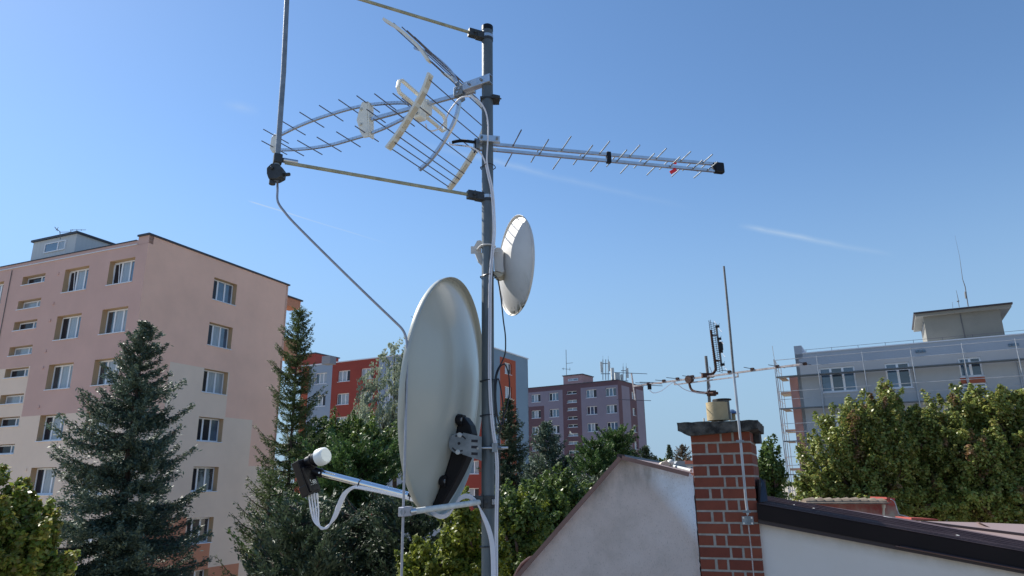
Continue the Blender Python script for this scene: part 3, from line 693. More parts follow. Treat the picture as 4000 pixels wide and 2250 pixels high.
# gable wall left of the chimney
gw = mat('dirty_gable_render', (.66, .565, .525), .95, 0, vscale=2.2, color2=(.58, .485, .44), bump=.55, bscale=70, bdist=.006, detail=10)
pts = [EF.at(2.9, 0, .02), EF.at(.49, 0, .02), EF.at(.49, 11.05, .02), EF.at(1.04, 11.19, .02), EF.at(1.96, 10.24, .02), EF.at(2.9, 9.27, .02)]
b = MB(); b.prism(pts, EF.n * .25); wgl = b.build('wall', gw, house)
oo = wpos(house)
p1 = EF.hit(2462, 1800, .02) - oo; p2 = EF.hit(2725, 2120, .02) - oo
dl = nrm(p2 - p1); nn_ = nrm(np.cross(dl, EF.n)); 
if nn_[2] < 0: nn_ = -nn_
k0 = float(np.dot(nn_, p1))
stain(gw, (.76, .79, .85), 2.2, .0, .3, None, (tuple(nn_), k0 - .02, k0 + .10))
stain(gw, (.36, .32, .28), 4, .50, 1.1)
stain(gw, (.22, .19, .165), 130, .56, .78, (1, 1, .5))
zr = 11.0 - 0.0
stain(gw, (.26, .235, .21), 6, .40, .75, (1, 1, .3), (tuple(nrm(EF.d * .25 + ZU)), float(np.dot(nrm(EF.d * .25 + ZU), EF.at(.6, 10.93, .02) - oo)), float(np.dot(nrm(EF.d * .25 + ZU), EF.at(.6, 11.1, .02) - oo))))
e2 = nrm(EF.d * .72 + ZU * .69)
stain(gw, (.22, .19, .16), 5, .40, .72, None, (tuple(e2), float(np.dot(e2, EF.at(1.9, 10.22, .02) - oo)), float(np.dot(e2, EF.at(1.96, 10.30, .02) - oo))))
# ragged plaster edge beside the chimney
b = MB(); r2 = random.Random(3)
zz = 11.04; prev = .488
L_, R_ = [], []
while zz > 9.6:
    L_.append((.50, zz)); R_.append((.478 + r2.uniform(-.004, .006), zz)); zz -= r2.uniform(.02, .05)
for i in range(len(L_) - 1):
    b.prism([EF.at(*L_[i], .012), EF.at(*L_[i + 1], .012), EF.at(*R_[i + 1], .012), EF.at(*R_[i], .012)], EF.n * .05)
b.build('plaster_edge', gw, house)
# verge trims and roof sheets
def slab(a, c, dn, depth, th, m, name, parent, off0=0.):
    b = MB(); a = np.asarray(a) + dn * off0; c = np.asarray(c) + dn * off0; up = nrm(np.cross(c - a, dn)); up = up if up[2] > 0 else -up
    b.prism([a - up * th, c - up * th, c, a], dn * depth); return b.build(name, m, parent)
La, Lb = EF.at(1.045, 11.200), EF.at(2.98, 9.205)
Rb = EF.at(.495, 11.060)
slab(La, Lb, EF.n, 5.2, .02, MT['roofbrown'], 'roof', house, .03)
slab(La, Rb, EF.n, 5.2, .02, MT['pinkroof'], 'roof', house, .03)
b = MB(); b.bar(EF.at(1.05, 11.188, -.03), EF.at(3.0, 9.183, -.03), .03, .032); b.build('verge_trim', MT['trim'], house)
b = MB(); b.bar(EF.at(1.035, 11.188, -.03), EF.at(.505, 11.045, -.03), .03, .032); b.build('verge_trim', MT['trim'], house)
b = MB(); b.prism([EF.at(1.085, 11.19, -.02), EF.at(1.00, 11.19, -.02), EF.at(1.02, 11.212, -.02), EF.at(1.075, 11.222, -.02)], EF.n * 5.2); b.build('ridge_cap', MT['fascia_d'], house)
# side walls / rest of body
b = MB(); b.prism([EF.at(2.88, 0, .1), EF.at(2.88, 9.2, .1), EF.at(2.88, 9.2, 5), EF.at(2.88, 0, 5)], -EF.d * .2); b.build('wall', gw, house)
b = MB(); b.prism([EF.at(-3.2, 0, .3), EF.at(-3.2, 10.1, .3), EF.at(-3.2, 10.1, 5), EF.at(-3.2, 0, 5)], EF.d * .2); b.build('wall', gw, house)
b = MB(); b.prism([EF.at(2.88, 0, 4.9), EF.at(2.88, 9.2, 4.9), EF.at(1.04, 11.1, 4.9), EF.at(.49, 11.0, 4.9), EF.at(.0, 10.6, 4.9), EF.at(-3.2, 10.1, 4.9), EF.at(-3.2, 0, 4.9)], -EF.n * .2)
b.build('wall', gw, house)
# wall right of the chimney
rw = mat('pale_white_render', (.77, .72, .68), .95, 0, vscale=1.1, color2=(.72, .66, .61), bump=.35, bscale=120, bdist=.003, detail=8)
SL = .187
def ztop(u): return 10.826 + SL * (u - .02)
pts = [EF.at(.02, 0, .03), EF.at(-3.3, 0, .03), EF.at(-3.3, ztop(-3.3) - .05, .03), EF.at(.02, ztop(.02) - .05, .03)]
b = MB(); b.prism(pts, EF.n * .25); b.build('wall', rw, house)
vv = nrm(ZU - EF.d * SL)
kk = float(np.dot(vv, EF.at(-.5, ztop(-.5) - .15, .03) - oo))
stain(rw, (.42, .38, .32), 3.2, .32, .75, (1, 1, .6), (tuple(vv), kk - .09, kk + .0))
# fascia, drip
def ez(u, dz, off): return EF.at(u, ztop(u) + dz, off)
b = MB(); b.prism([ez(.015, -.118, -.03), ez(-3.4, -.118, -.03), ez(-3.4, 0, -.03), ez(.015, 0, -.03)], EF.n * .06); b.build('fascia', MT['fascia'], house)
b = MB(); b.prism([ez(.015, -.148, -.02), ez(-3.4, -.148, -.02), ez(-3.4, -.119, -.02), ez(.015, -.119, -.02)], EF.n * .05)
b.prism([ez(-.93, -.119, -.052), ez(-3.4, -.119, -.052), ez(-3.4, -.112, -.045), ez(-.93, -.112, -.045)], EF.n * .02)  # ledge shaped to catch light where the highlight line begins
b.build('drip_edge', MT['fascia_d'], house)
b = MB(); b.prism([ez(-.9, -.126, -.042), ez(-3.4, -.126, -.042), ez(-3.4, -.120, -.042), ez(-.9, -.120, -.042)], EF.n * .02); b.build('drip_highlight', MT['trim'], house)  # paler strip paints the highlight along the drip edge
# roof right of the chimney: dark verge sheets with ribs up to a diagonal valley, pink sheets beyond
# plane of the pink roof: hinged on the diagonal valley, rising gently beyond it
def onplane(px, py, p0, pn_): d = ray(px, py); return CAM + d * (np.dot(p0 - CAM, pn_) / np.dot(d, pn_))
dk0 = ez(0, -.012, 0); dkn = nrm(np.cross(ez(-2, -.012, 0) - dk0, ez(0, -.012, 3) - dk0))
pA, pB, pC = onplane(3560, 2030, dk0, dkn), onplane(4000, 2112, dk0, dkn), P(4200, 2056, 9.0)
pn = nrm(np.cross(pB - pA, pC - pA))
def onroof(px, py, dz=0): return onplane(px, py, pA + V(0, 0, dz), pn)
def ondark(px, py, dz=0): return onplane(px, py, dk0 + V(0, 0, dz), dkn)
def uo(p): return float(np.dot(p - EF.o, EF.d)), float(np.dot(p - EF.o, EF.n))
hinge = [(.005, 3.4)] + [uo(p) for p in (pA, pB, ondark(4400, 2186))]
def hinge_u(o_): return float(np.interp(o_, [h[1] for h in hinge[::-1]], [h[0] for h in hinge[::-1]]))
for (o_, dz, w) in ((-.03, .002, .03), (.03, .010, .022), (.10, .016, .03), (.22, .014, .03), (.40, .016, .04), (.70, .018, .04), (1.15, .02, .05), (1.7, .02, .05), (2.4, .02, .06)):
    ue = -3.4 if o_ < hinge[-1][1] else max(-3.4, hinge_u(o_)); us = .0
    b = MB(); b.prism([ez(us, -.01, o_), ez(ue, -.01, o_), ez(ue, dz, o_), ez(us, dz, o_)], EF.n * w); b.build('roof_rib', MT['roofbrown'], house)
b = MB(); b.prism([ez(.005, -.012, -.02), ez(-3.4, -.012, -.02)] + [ez(u, -.012, o_) for u, o_ in hinge[::-1]], (0, 0, -.02)); b.build('roof', MT['roofbrown'], house)
q = [onroof(3560, 2034), onroof(3830, 2041), onroof(4200, 2056), onroof(4400, 2064), onroof(4400, 2186), onroof(4000, 2113), onroof(3560, 2034) + V(.02, -.02, 0)]
b = MB(); b.prism(q, (0, 0, -.03)); b.build('pink_roof', MT['pinkroof'], house)
b = MB(); b.bar(onroof(3600, 2039, .01), onroof(4400, 2138, .01), .05, .03); b.build('roof_seam', MT['fascia_d'], house)
b = MB(); b.prism([onroof(3822, 2046), onroof(3870, 2061), onroof(3826, 2040, .05)], V(.03, .1, 0)); b.build('sheet_fold', MT['pinkroof'], house)
for (x0, y0, x1, y1) in ((3452, 2018, 3500, 2028), (3722, 2086, 3745, 2094), (3175, 1984, 3180, 1987), (3100, 1973, 3104, 1974), (3045, 1961, 3049, 1962)):
    b = MB(); b.bar(ondark(x0, y0, .02), ondark(x1, y1, .02), .014, .008); b.build('bird_dropping', MT['fibre_w'], house)
# flashing where the roof meets the chimney
b = MB(); b.prism([EF.at(-.03, 11.02, .30), EF.at(-.06, 10.98, .25), EF.at(-.07, 10.84, .05), EF.at(.0, 10.83, -.005), EF.at(-.01, 10.95, .1)], EF.n * .03); b.build('flashing', MT['flash'], house)
b = MB(); b.prism([EF.at(-.001, 10.83, .0), EF.at(-.008, 11.0, .06), EF.at(-.06, 11.0, .72), EF.at(-.06, 10.83, .72)], -EF.d * .012); b.build('flashing', MT['fascia'], house)

# chimney: a part of the house, its bricks sub-parts
CF = Fac(EF.o, -71); CF.n = V(sin(radians(22.7)), cos(radians(22.7)), 0)
CU0, CU1, CD = .015, .475, .62
b = MB(); b.prism([CF.at(CU0 + .004, 8.6, .004), CF.at(CU1 - .004, 8.6, .004), CF.at(CU1 - .004, 11.40, .004), CF.at(CU0 + .004, 11.40, .004)], CF.n * (CD - .008))
chim = b.build('chimney', MT['mortar'], house)
rz_e = atan2(EF.d[1], EF.d[0]); r3 = random.Random(11)
brick_mats = [MT['brick'], mat('painted_red_brick_dark', (.175, .042, .025), .85, 0, var=.12, vscale=10, bump=.25, bscale=90, bdist=.003), mat('painted_red_brick_light', (.23, .060, .032), .8, 0, var=.12, vscale=10, bump=.25, bscale=90, bdist=.003)]
def brick(ua, ub, oa, ob, z0, z1, side=False):
    du, do, dz = round(abs(ub - ua), 3), round(ob - oa, 3), round(z1 - z0, 4); var = r3.choice((0, 0, 1, 2))
    def bm_(bb):
        e = .0025
        # a block with slightly bevelled front edges
        x, y, z_ = du / 2, do / 2, dz / 2; jj = random.Random(int(du * 1e4 + var))
        vs_ = []
        for yy, s in ((-y, e), (-y + e, 0), (y, 0)):
            vs_ += [(-x + s + jj.uniform(0, .002), yy, -z_ + s), (x - s - jj.uniform(0, .002), yy, -z_ + s), (x - s, yy, z_ - s - jj.uniform(0, .002)), (-x + s, yy, z_ - s)]
        fs_ = [(0, 1, 2, 3), (11, 10, 9, 8)]
        for k in range(2):
            for i in range(4): fs_.append((k * 4 + i, (k + 1) * 4 + i, (k + 1) * 4 + (i + 1) % 4, k * 4 + (i + 1) % 4))
        bb.add(vs_, fs_)
    me = local_mesh(('brick', du, do, dz, var), bm_, [brick_mats[var]])
    c_ = CF.at((ua + ub) / 2, (z0 + z1) / 2, (oa + ob) / 2)
    # local y must point away from the viewer (EF.n): x axis = -EF.d
    link('brick', me, chim, c_ - wpos(chim), atan2(-CF.n[0], CF.n[1]) if side else atan2(-EF.d[1], -EF.d[0]))
for i in range(26):
    zt_ = 11.377 - .0873 * i; z0, z1 = zt_ - .0873 + .0075, zt_ - .0075
    j = r3.uniform(-.0025, .0025)
    if i % 2 == 0: segs = [(.475, .247 + j), (.2305 + j, .157 + j), (.1405 + j, .015)]; dcorner = .115
    else: segs = [(.475, .366 + j), (.346 + j, .276 + j), (.2595 + j, .015)]; dcorner = .07
    for k, (a, c_) in enumerate(segs): brick(c_, a, 0, dcorner if k == 2 else .08, z0, z1)
    o_ = dcorner + .016
    for ln in ((.23, .073, .115, .3) if i % 2 == 0 else (.115, .073, .23, .3)):
        e_ = min(o_ + ln, CD)
        if e_ - o_ > .02: brick(CU0, CU0 + .09, o_, e_, z0, z1, True)
        if i < 5 and e_ - o_ > .02: brick(CU1 - .09, CU1, o_, e_, z0, z1, True)
        o_ = e_ + .016
# concrete cap
b = MB()
prof = [(-.055, 11.385), (.012, 11.372), (.478, 11.345), (.555, 11.388), (.56, 11.452), (-.06, 11.452)]
NS = 14
def capv(u, z, o): return CF.at(u, z, o)
ringp = []
for k in range(len(prof)):
    a, c_ = prof[k], prof[(k + 1) % len(prof)]
    n_ = max(2, int(abs(a[0] - c_[0]) / .03) + 1)
    for t_ in range(n_): ringp.append((a[0] + (c_[0] - a[0]) * t_ / n_, a[1] + (c_[1] - a[1]) * t_ / n_))
r4 = random.Random(2); vs_ = []; n_ = len(ringp)
for s in range(NS + 1):
    o_ = -.085 + (CD + .17) * s / NS
    for (u, z) in ringp: vs_.append(capv(u + r4.uniform(-.003, .003), z + r4.uniform(-.003, .003), o_ + r4.uniform(-.004, .004)))
fs_ = [(s * n_ + k, s * n_ + (k + 1) % n_, (s + 1) * n_ + (k + 1) % n_, (s + 1) * n_ + k) for s in range(NS) for k in range(n_)]
fs_ += [tuple(range(n_ - 1, -1, -1)), tuple(NS * n_ + k for k in range(n_))]
b.add(vs_, fs_); capo = b.build('cap', MT['concrete'], chim)
b = MB(); b.prism([CF.at(-.035, 11.30, .35), CF.at(.014, 11.30, .35), CF.at(.014, 11.375, .35), CF.at(-.035, 11.375, .35)], CF.n * .28); b.build('cap_corbel', MT['concrete'], chim)
# pots on the cap
def cyl(px0, px1, py0, py1, Y, m, name, seg=28, taper=1.0, wall_=.012, parent=None, origin=None):
    A = P((px0 + px1) / 2, py1, Y); T = P((px0 + px1) / 2, py0, Y); r_ = (P(px1, py1, Y)[0] - P(px0, py1, Y)[0]) / 2; h = T[2] - A[2]
    b = MB(); vs_ = []
    prof_ = [(r_, 0), (r_ * taper, h), (r_ * taper - wall_, h), (r_ * taper - wall_, h * .3)]
    for (rr, hh) in prof_:
        for k in range(seg): vs_.append(V(A[0] + rr * cos(2 * pi * k / seg), A[1] + rr * sin(2 * pi * k / seg), A[2] + hh))
    fs_ = [(i * seg + k, i * seg + (k + 1) % seg, (i + 1) * seg + (k + 1) % seg, (i + 1) * seg + k) for i in range(3) for k in range(seg)]
    fs_ += [tuple(range(seg - 1, -1, -1)), tuple(3 * seg + k for k in range(seg))]
    b.add(vs_, fs_); return b.build(name, m, parent, smooth=True, origin=origin)
tag(cyl(2764, 2846, 1573, 1643, 5.78, MT['pot'], 'chimney_pot', wall_=.02), 'wide beige clay pot standing on the concrete chimney cap', 'chimney pot')
t = thing('flue_pipe', P(2820, 1640, 6.0), 'dark metal flue pipe with a ring top behind the beige clay pot', 'flue')
cyl(2790, 2854, 1563, 1640, 6.02, MT['darkmetal'], 'pipe', parent=t)
b = MB(); c_ = P(2820, 1562, 6.02); rr = (P(2854, 1562, 6.02)[0] - P(2787, 1562, 6.02)[0]) / 2
b.tube([c_ + V(rr * cos(a), rr * sin(a), 0) for a in np.linspace(0, 2 * pi, 33)], .006, 6); b.build('ring', MT['black_soft'], t, smooth=True)
t = thing('flue_cowl', P(2865, 1640, 6.08), 'small blue-grey metal cowl on a short pot at the right of the clay pot', 'flue')
cyl(2848, 2874, 1618, 1642, 6.1, MT['pot'], 'pot', parent=t); cyl(2850, 2860, 1612, 1640, 6.0, MT['cell'], 'neck', parent=t, wall_=.002)
b = MB(); A = P(2862, 1617, 6.08); T = P(2858, 1600, 6.08); rr = .062; vs_ = [A + V(rr * cos(2 * pi * k / 20), rr * sin(2 * pi * k / 20), 0) for k in range(20)] + [T + V(.015 * cos(2 * pi * k / 20), .015 * sin(2 * pi * k / 20), 0) for k in range(20)]
b.add(vs_, [(k, (k + 1) % 20, 20 + (k + 1) % 20, 20 + k) for k in range(20)] + [tuple(range(19, -1, -1)), tuple(range(20, 40))]); b.build('cowl', MT['bluemetal'], t, smooth=True)
b = MB(); b.box(P(2750, 1640, 5.8), X3, Y3, ZU, .006, .004, .014); tag(b.build('white_peg', MT['wplast']), 'tiny white peg on the left of the chimney cap', 'peg')
# earthing rod with clamps on the chimney
t = thing('earthing_rod', EF.hit(2918, 2005, -.05), 'tall upright lightning rod clamped to the front of the brick chimney', 'lightning rod')
b = MB(); rp = [EF.hit(x, y, -.115) for x, y in ((2827.5, 1040), (2840, 1170), (2853, 1310), (2866, 1459))]; b.tube(rp, [.0085, .0095, .010, .010], 8); b.build('rod', MT['oldsteel'], t, smooth=True)
b = MB(); rp2 = [EF.hit(x, y, -.115) for x, y in ((2866, 1459), (2877, 1560), (2892, 1714), (2914, 1956), (2921, 2010))]; b.tube(rp2, .0105, 8); b.build('lower_rod', MT['scaff'], t, smooth=True)
b = MB(); b.tube([EF.hit(x, y, -.04) for x, y in ((2919, 2000), (2922, 2035), (2927, 2080), (2935, 2150), (2944, 2250), (2956, 2380))], .005, 6); b.build('wire', MT['paint_w'], t, smooth=True)
for (x, y) in ((2891, 1724), (2917, 1998)):
    b = MB(); c_ = EF.hit(x, y, -.115); b.box(c_, EF.d, EF.n, ZU, .03, .012, .009); b.box(c_ + EF.n * .055, EF.d, EF.n, ZU, .01, .055, .008)
    for s in (-1, 1): b.tube([c_ + EF.d * .022 * s - EF.n * .018, c_ + EF.d * .022 * s + EF.n * .01], .006, 6)
    b.build('clamp', MT['galv'], t)
b = MB(); c_ = EF.hit(2921, 2033, -.05); b.box(c_, EF.d, EF.n, ZU, .042, .006, .031); pl_ = b.build('clamp_plate', MT['galv'], t)
for s in (-1, 1):
    for s2 in (-1, 1):
        b = MB(); q = c_ + EF.d * .03 * s + ZU * .02 * s2 - EF.n * .006; b.tube([q, q - EF.n * .008], .0075, 6); b.build('bolt', MT['alu'], pl_, origin=wpos(pl_))
# roof oddments
t = thing('roof_vent', P(2605, 1826, 6.6), 'cream hooded vent on the right roof slope beside the chimney', 'vent')
b = MB(); b.prism([P(2579, 1811, 6.6), P(2584, 1826, 6.6), P(2612, 1834, 6.6), P(2617, 1809, 6.6), P(2604, 1798, 6.6), P(2584, 1805, 6.6)], V(.02, .18, 0)); b.build('hood', MT['cplast'], t, bevel=.008)
b = MB(); c_ = P(2619, 1808, 6.7); vs_ = []
for i in range(7):
    a = pi * i / 6
    for k in range(14): vs_.append(c_ + V(.034 * sin(a) * cos(2 * pi * k / 14), .034 * sin(a) * sin(2 * pi * k / 14), .034 * cos(a)))
b.add(vs_, [(i * 14 + k, (i + 1) * 14 + k, (i + 1) * 14 + (k + 1) % 14, i * 14 + (k + 1) % 14) for i in range(6) for k in range(14)])
b.tube([c_, c_ - V(0, 0, .1)], .02, 10)
tag(b.build('vent_ball', MT['wplast'], smooth=True), 'white round ventilator head on the roof slope beside the cream vent', 'ventilator')
b = MB(); b.tube([P(2622, 1818, 6.9), P(2700, 1838, 6.2)], .012, 8); tag(b.build('gutter_pipe', MT['cell']), 'pale pipe lying along the roof slope left of the brick chimney', 'pipe')
t = thing('roof_hood', P(2040, 2230, 6.6), 'dark brown curved hood on the left roof slope at the bottom', 'hood')
hp = [(2006, 2260), (2022, 2226), (2036, 2204), (2055, 2188), (2070, 2178), (2084, 2176)]
b = MB(); b.prism([P(x, y, 6.75) for x, y in hp] + [P(2084, 2190, 6.75), P(2040, 2262, 6.75)], V(.2, .5, 0)); b.build('shell', MT['roofbrown'], t)
b = MB(); b.tube([P(x, y, 6.7) for x, y in hp], .012, 6); b.build('edge_trim', MT['trim'], t)

# low red outbuilding behind the roof
YR = 13.0
t = thing('outbuilding', P(3330, 2060, YR), 'low faded red outbuilding wall with mossy ridge tiles behind the brown roof', 'outbuilding')
b = MB(); b.prism([P(3120, 1966, YR), P(3480, 1964, YR), P(3497, 1975, YR), P(3512, 2012, YR), P(3550, 2040, YR), P(3550, 2300, YR), P(3120, 2300, YR)], V(0, .5, 0)); b.build('wall', MT['redwall'], t)
stain(MT['redwall'], (.30, .27, .22), 2.4, .42, .62, None, ((0, 0, -1), -.55 * 1.0, -.2))
b = MB(); b.prism([P(3463, 1942, YR - .05), P(3497, 1946, YR - .05), P(3496, 1953, YR - .05), P(3464, 1950, YR - .05)], V(0, .6, 0)); b.prism([P(3466, 1950, YR - .02), P(3495, 1953, YR - .02), P(3499, 1976, YR - .02), P(3468, 1972, YR - .02)], V(0, .5, 0)); b.build('red_cap', MT['redcap'], t)
b = MB(); b.tube([P(3452, 1974, YR - .12), P(3451, 2015, YR - .12)], .02, 8); b.tube([P(3452, 1971, YR - .12), P(3452, 1984, YR - .12)], .03, 8); b.build('pipe', MT['pipe'], t, smooth=True)
b = MB(); b.tube(smoothpath([P(x, y, YR - .1) for x, y in ((3480, 1950), (3494, 1960), (3502, 1982), (3512, 2008), (3530, 2014), (3550, 2020))]), .008, 6); b.build('wire', MT['scaff'], t)
xs = [3150, 3183, 3216, 3250, 3284, 3318, 3354, 3388, 3424, 3476]
for i in range(len(xs) - 1):
    y0 = 1958 + r4.uniform(-1.5, 1.5); b = MB(); A, B = P(xs[i], y0 + 1, YR), P(xs[i + 1] + 3, y0 - 1.5, YR)
    vs_ = []
    for q, rr in ((A, .062), (B, .082)):
        for k in range(9):
            a = pi * k / 8; vs_.append(q + V(0, -cos(a) * rr * 1.8 + .12, sin(a) * rr - .02))
    b.add(vs_, [(k, k + 1, 9 + k + 1, 9 + k) for k in range(8)] + [tuple(range(8, -1, -1)), tuple(range(9, 18))]); b.build('ridge_tile', MT['rtile'], t, smooth=False)
b = MB(); b.prism([P(3150, 1963, YR - .25), P(3475, 1962, YR - .25), P(3475, 1968, YR - .25), P(3150, 1969, YR - .25)], V(0, .7, 0)); b.build('roof', MT['rtile'], t)
b = MB(); b.prism([P(3560, 2022, 12), P(3664, 2028, 12), P(3664, 2033, 12), P(3560, 2031, 12)], V(0, .5, 0)); tag(b.build('red_gutter', MT['redcap']), 'short red metal edge strip just behind the pink roof', 'gutter')

b = MB(); c_ = P(2230, 1692, 14)
b.tube([c_ + V(-.03, 0, .02), c_ + V(-.01, 0, .008), c_ + V(.02, 0, -.015), c_ + V(.038, 0, -.028)], [.003, .012, .013, .003], 8)
b.prism([c_ + V(-.01, 0, .01), c_ + V(.012, 0, 0), c_ + V(-.005, .06, .045), c_ + V(-.022, .055, .05)], V(0, 0, .003)); b.prism([c_ + V(-.01, 0, .01), c_ + V(.012, 0, 0), c_ + V(-.012, -.06, .035), c_ + V(-.028, -.05, .042)], V(0, 0, .003))
tag(b.build('bird', MT['wplast']), 'tiny white bird in flight in front of the stair windows of the mauve block', 'bird')

# ============================================================ chimney aerials
YA = 5.9
t = thing('aerial_pipe', P(2776, 1575, YA), 'upright grey pipe rising from the clay pot and carrying the old aerials', 'pipe')
b = MB(); b.tube([P(2757, 1391, YA), P(2765, 1470, YA), P(2773, 1600, YA)], .0125, 10); b.build('pipe', MT['oldsteel'], t, smooth=True)
sB = 1 / 2.07
def q3(x, y): return (2400 + x * sB, 1000 + y * sB)
PB = P(2766, 1466, YA - .04); BF = Fac(PB, -41.4)
ya = thing('yagi_antenna', PB, 'long old yagi aerial with corroded boom crossing above the chimney', 'antenna')
e0, e1 = BF.hit(*q3(150, 1053)), BF.hit(*q3(1548, 871))
b = MB(); b.bar(e0, e1, .014, .014); b.build('boom', MT['paint_w'], ya)
b = MB(); b.bar(BF.hit(*q3(487, 1040)), BF.hit(*q3(1003, 976)), .010, .010)
for a, c_ in (((487, 1003), (487, 1042)), ((993, 938), (1000, 980))): b.bar(BF.hit(*q3(*a)), BF.hit(*q3(*c_)), .010, .010)
b.build('support_tube', MT['paint_w'], ya)
def bel(cx, cy, lft, rgt, r_=.0028, name='element'):
    c_ = BF.hit(*q3(cx, cy)); f_ = Fac(c_, 48.6); b = MB(); b.tube([f_.hit(*q3(*lft)), f_.hit(*q3(*rgt))], r_, 5); b.build(name, MT['thin'], ya)
for cx, cy, l, r_ in ((275, 1035, (170, 1025), (385, 1035)), (275, 1038, (180, 1042), (388, 1050)), (305, 1025, (205, 1020), (410, 1025)), (400, 1010, (330, 1003), (470, 1015)), (510, 993, (420, 983), (600, 1002)), (630, 975, (550, 968), (700, 985)), (730, 962, (690, 945), (800, 965)), (930, 936, (860, 922), (1010, 945)), (1115, 915, (1047, 900), (1180, 925)), (1318, 893, (1245, 880), (1380, 905)), (1540, 870, (1480, 855), (1590, 880))): bel(cx, cy, l, r_)
for cx, cy in ((275, 1035), (400, 1010), (510, 993), (630, 975), (930, 937), (1115, 916), (1318, 894), (1540, 872)):
    b = MB(); b.box(BF.hit(*q3(cx, cy)), BF.d, BF.n, ZU, .012, .012, .011); b.build('holder', MT['rust'], ya)
b = MB(); b.bar(BF.hit(*q3(137, 945)), BF.hit(*q3(170, 1168)), .011, .011); b.build('reflector_bar', MT['paint_w'], ya)
bel(137, 948, (0, 942), (265, 953)); bel(170, 1165, (20, 1160), (295, 1170))
b = MB(); b.box(BF.hit(*q3(280, 1060)) - V(0, .02, 0), X3, Y3, ZU, .016, .012, .024); b.build('connection_box', MT['black'], ya)
b = MB(); c_ = BF.hit(*q3(603, 1000)) - V(0, .015, 0); b.tube([c_ - BF.n * .02, c_ + BF.n * .02], .034, 14); b.build('rusty_clamp', MT['rust'], ya)
b = MB(); b.tube(smoothpath([BF.hit(*q3(x, y)) for x, y in ((605, 1030), (620, 1075), (655, 1097), (740, 1108), (800, 1112))]), .011, 8); b.build('rusty_arm', MT['rust'], ya, smooth=True)
b = MB(); c_ = P(*q3(785, 1110), YA - .02); b.box(c_, X3, Y3, ZU, .035, .02, .022); b.tube([c_ + V(.0, 0, 0), c_ + V(.055, 0, 0)], .012, 8); b.build('mast_clamp', MT['rust'], ya)
b = MB(); c_ = P(*q3(755, 965), YA - .02); b.box(c_, X3, Y3, ZU, .05, .02, .018); b.build('mast_clamp', MT['rust'], ya)
b = MB(); b.tube(smoothpath([P(*q3(x, y), YA - .02) for x, y in ((283, 1085), (320, 1107), (380, 1090), (440, 1045), (480, 1022), (520, 1045), (560, 1075), (620, 1097), (690, 1108), (740, 1105), (775, 1060), (765, 1000), (790, 960), (770, 895))]), .0035, 6); b.build('cable', MT['cable_w'], ya, smooth=True)
ga = thing('grid_antenna', P(*q3(805, 940), YA), 'rusty grid panel aerial with four bow-tie elements standing above the chimney', 'antenna')
def gx(x, y, Y=YA): return P(*q3(x, y), Y)
b = MB()
for (t0, t1) in (((763, 520), (812, 920)), ((775, 516), (830, 935)), ((800, 535), (852, 935)), ((828, 548), (875, 935))): b.tube([gx(*t0), gx(t0[0] + (t1[0] - t0[0]) * .5, (t0[1] + t1[1]) / 2), gx(*t1)], .0022, 5)
for i in range(26):
    k = i / 25; y = 530 + 390 * k; x = 762 + 46 * k
    b.tube([gx(x, y, YA - .06), gx(x + 14, y + 8, YA), gx(x + 38, y + 14, YA), gx(x + 66, y + 22, YA + .08)], .0022, 4)
g_ = b.build('grid', MT['rust'], ga)
b = MB(); b.tube(smoothpath([gx(780, 600), gx(795, 720), gx(812, 840), gx(820, 900), (gx(812, 932)), gx(795, 952)]), .011, 8); b.build('support_pipe', MT['rust'], ga, smooth=True)
b = MB(); b.bar(gx(822, 560, YA - .03), gx(867, 890, YA - .03), .014, .014); b.build('front_bar', MT['oldsteel'], ga)
for y0 in (640, 847):
    b = MB(); x0 = 785 + (y0 - 600) * .12; b.bar(gx(x0, y0), gx(x0 + 45, y0, YA - .03), .012, .012); b.build('strut', MT['rust'], ga)
for (x, y) in ((832, 570), (847, 670), (860, 773), (874, 878)):
    b = MB(); c_ = gx(x, y, YA - .05); b.box(c_, X3, Y3, ZU, .016, .012, .010); el_ = b.build('holder', MT['black'], ga)
    b = MB()
    for (dx, dy, dY) in ((-25, -46, .1), (18, -24, -.1), (36, 44, -.1), (-10, 30, .1)): b.tube([c_, gx(x + dx, y + dy, YA - .05 + dY)], .0018, 4)
    b.build('bow_tie', MT['thin'], el_, origin=wpos(el_))
b = MB(); c_ = gx(858, 728, YA - .06); b.box(c_, X3, Y3, ZU, .018, .012, .036); b.build('amplifier_box', MT['black'], ga)

# ============================================================ the mast and everything on it
M = P(1905, 1100, 2.63); MX, MY = M[0], M[1]
ztopm = P(1902, 110, 2.63)[2]
mast = thing('antenna_mast', V(MX, MY, 9.3), 'tall grey galvanised steel mast pipe in the middle carrying dishes and aerials', 'mast')
b = MB(); b.tube([V(MX, MY, 9.3), V(MX, MY, ztopm)], .024, 40); b.build('pipe', MT['mast'], mast, smooth=True)
b = MB(); b.tube([V(MX, MY, ztopm - .016), V(MX, MY, ztopm + .006), V(MX, MY, ztopm + .011)], [.0255, .0255, .02], 40); b.build('cap', MT['black'], mast, smooth=True)
b = MB(); b.box(V(MX, MY, 9.27), X3, Y3, ZU, .12, .12, .01); b.build('base_plate', MT['galv'], mast)
# the flat roof it stands on (below the picture)
b = MB(); b.box(V(0, 1.5, 4.63), X3, Y3, ZU, 3.2, 2.6, 4.6); fr_ = b.build('flat_roof_building', MT['base_roof'], origin=V(0, 1.5, 0)); tag(fr_, 'flat roofed building under the antenna mast just below the picture', 'building')
def onmast(py, rr=.0, side=0): # world z of a pixel row on the mast axis
    return P(1905, py, 2.63)[2]
def band(py, h, m, name, parent, r_=.0255):
    z = onmast(py); b = MB(); b.tube([V(MX, MY, z - h / 2), V(MX, MY, z + h / 2)], r_, 32); return b.build(name, m, parent, smooth=True)

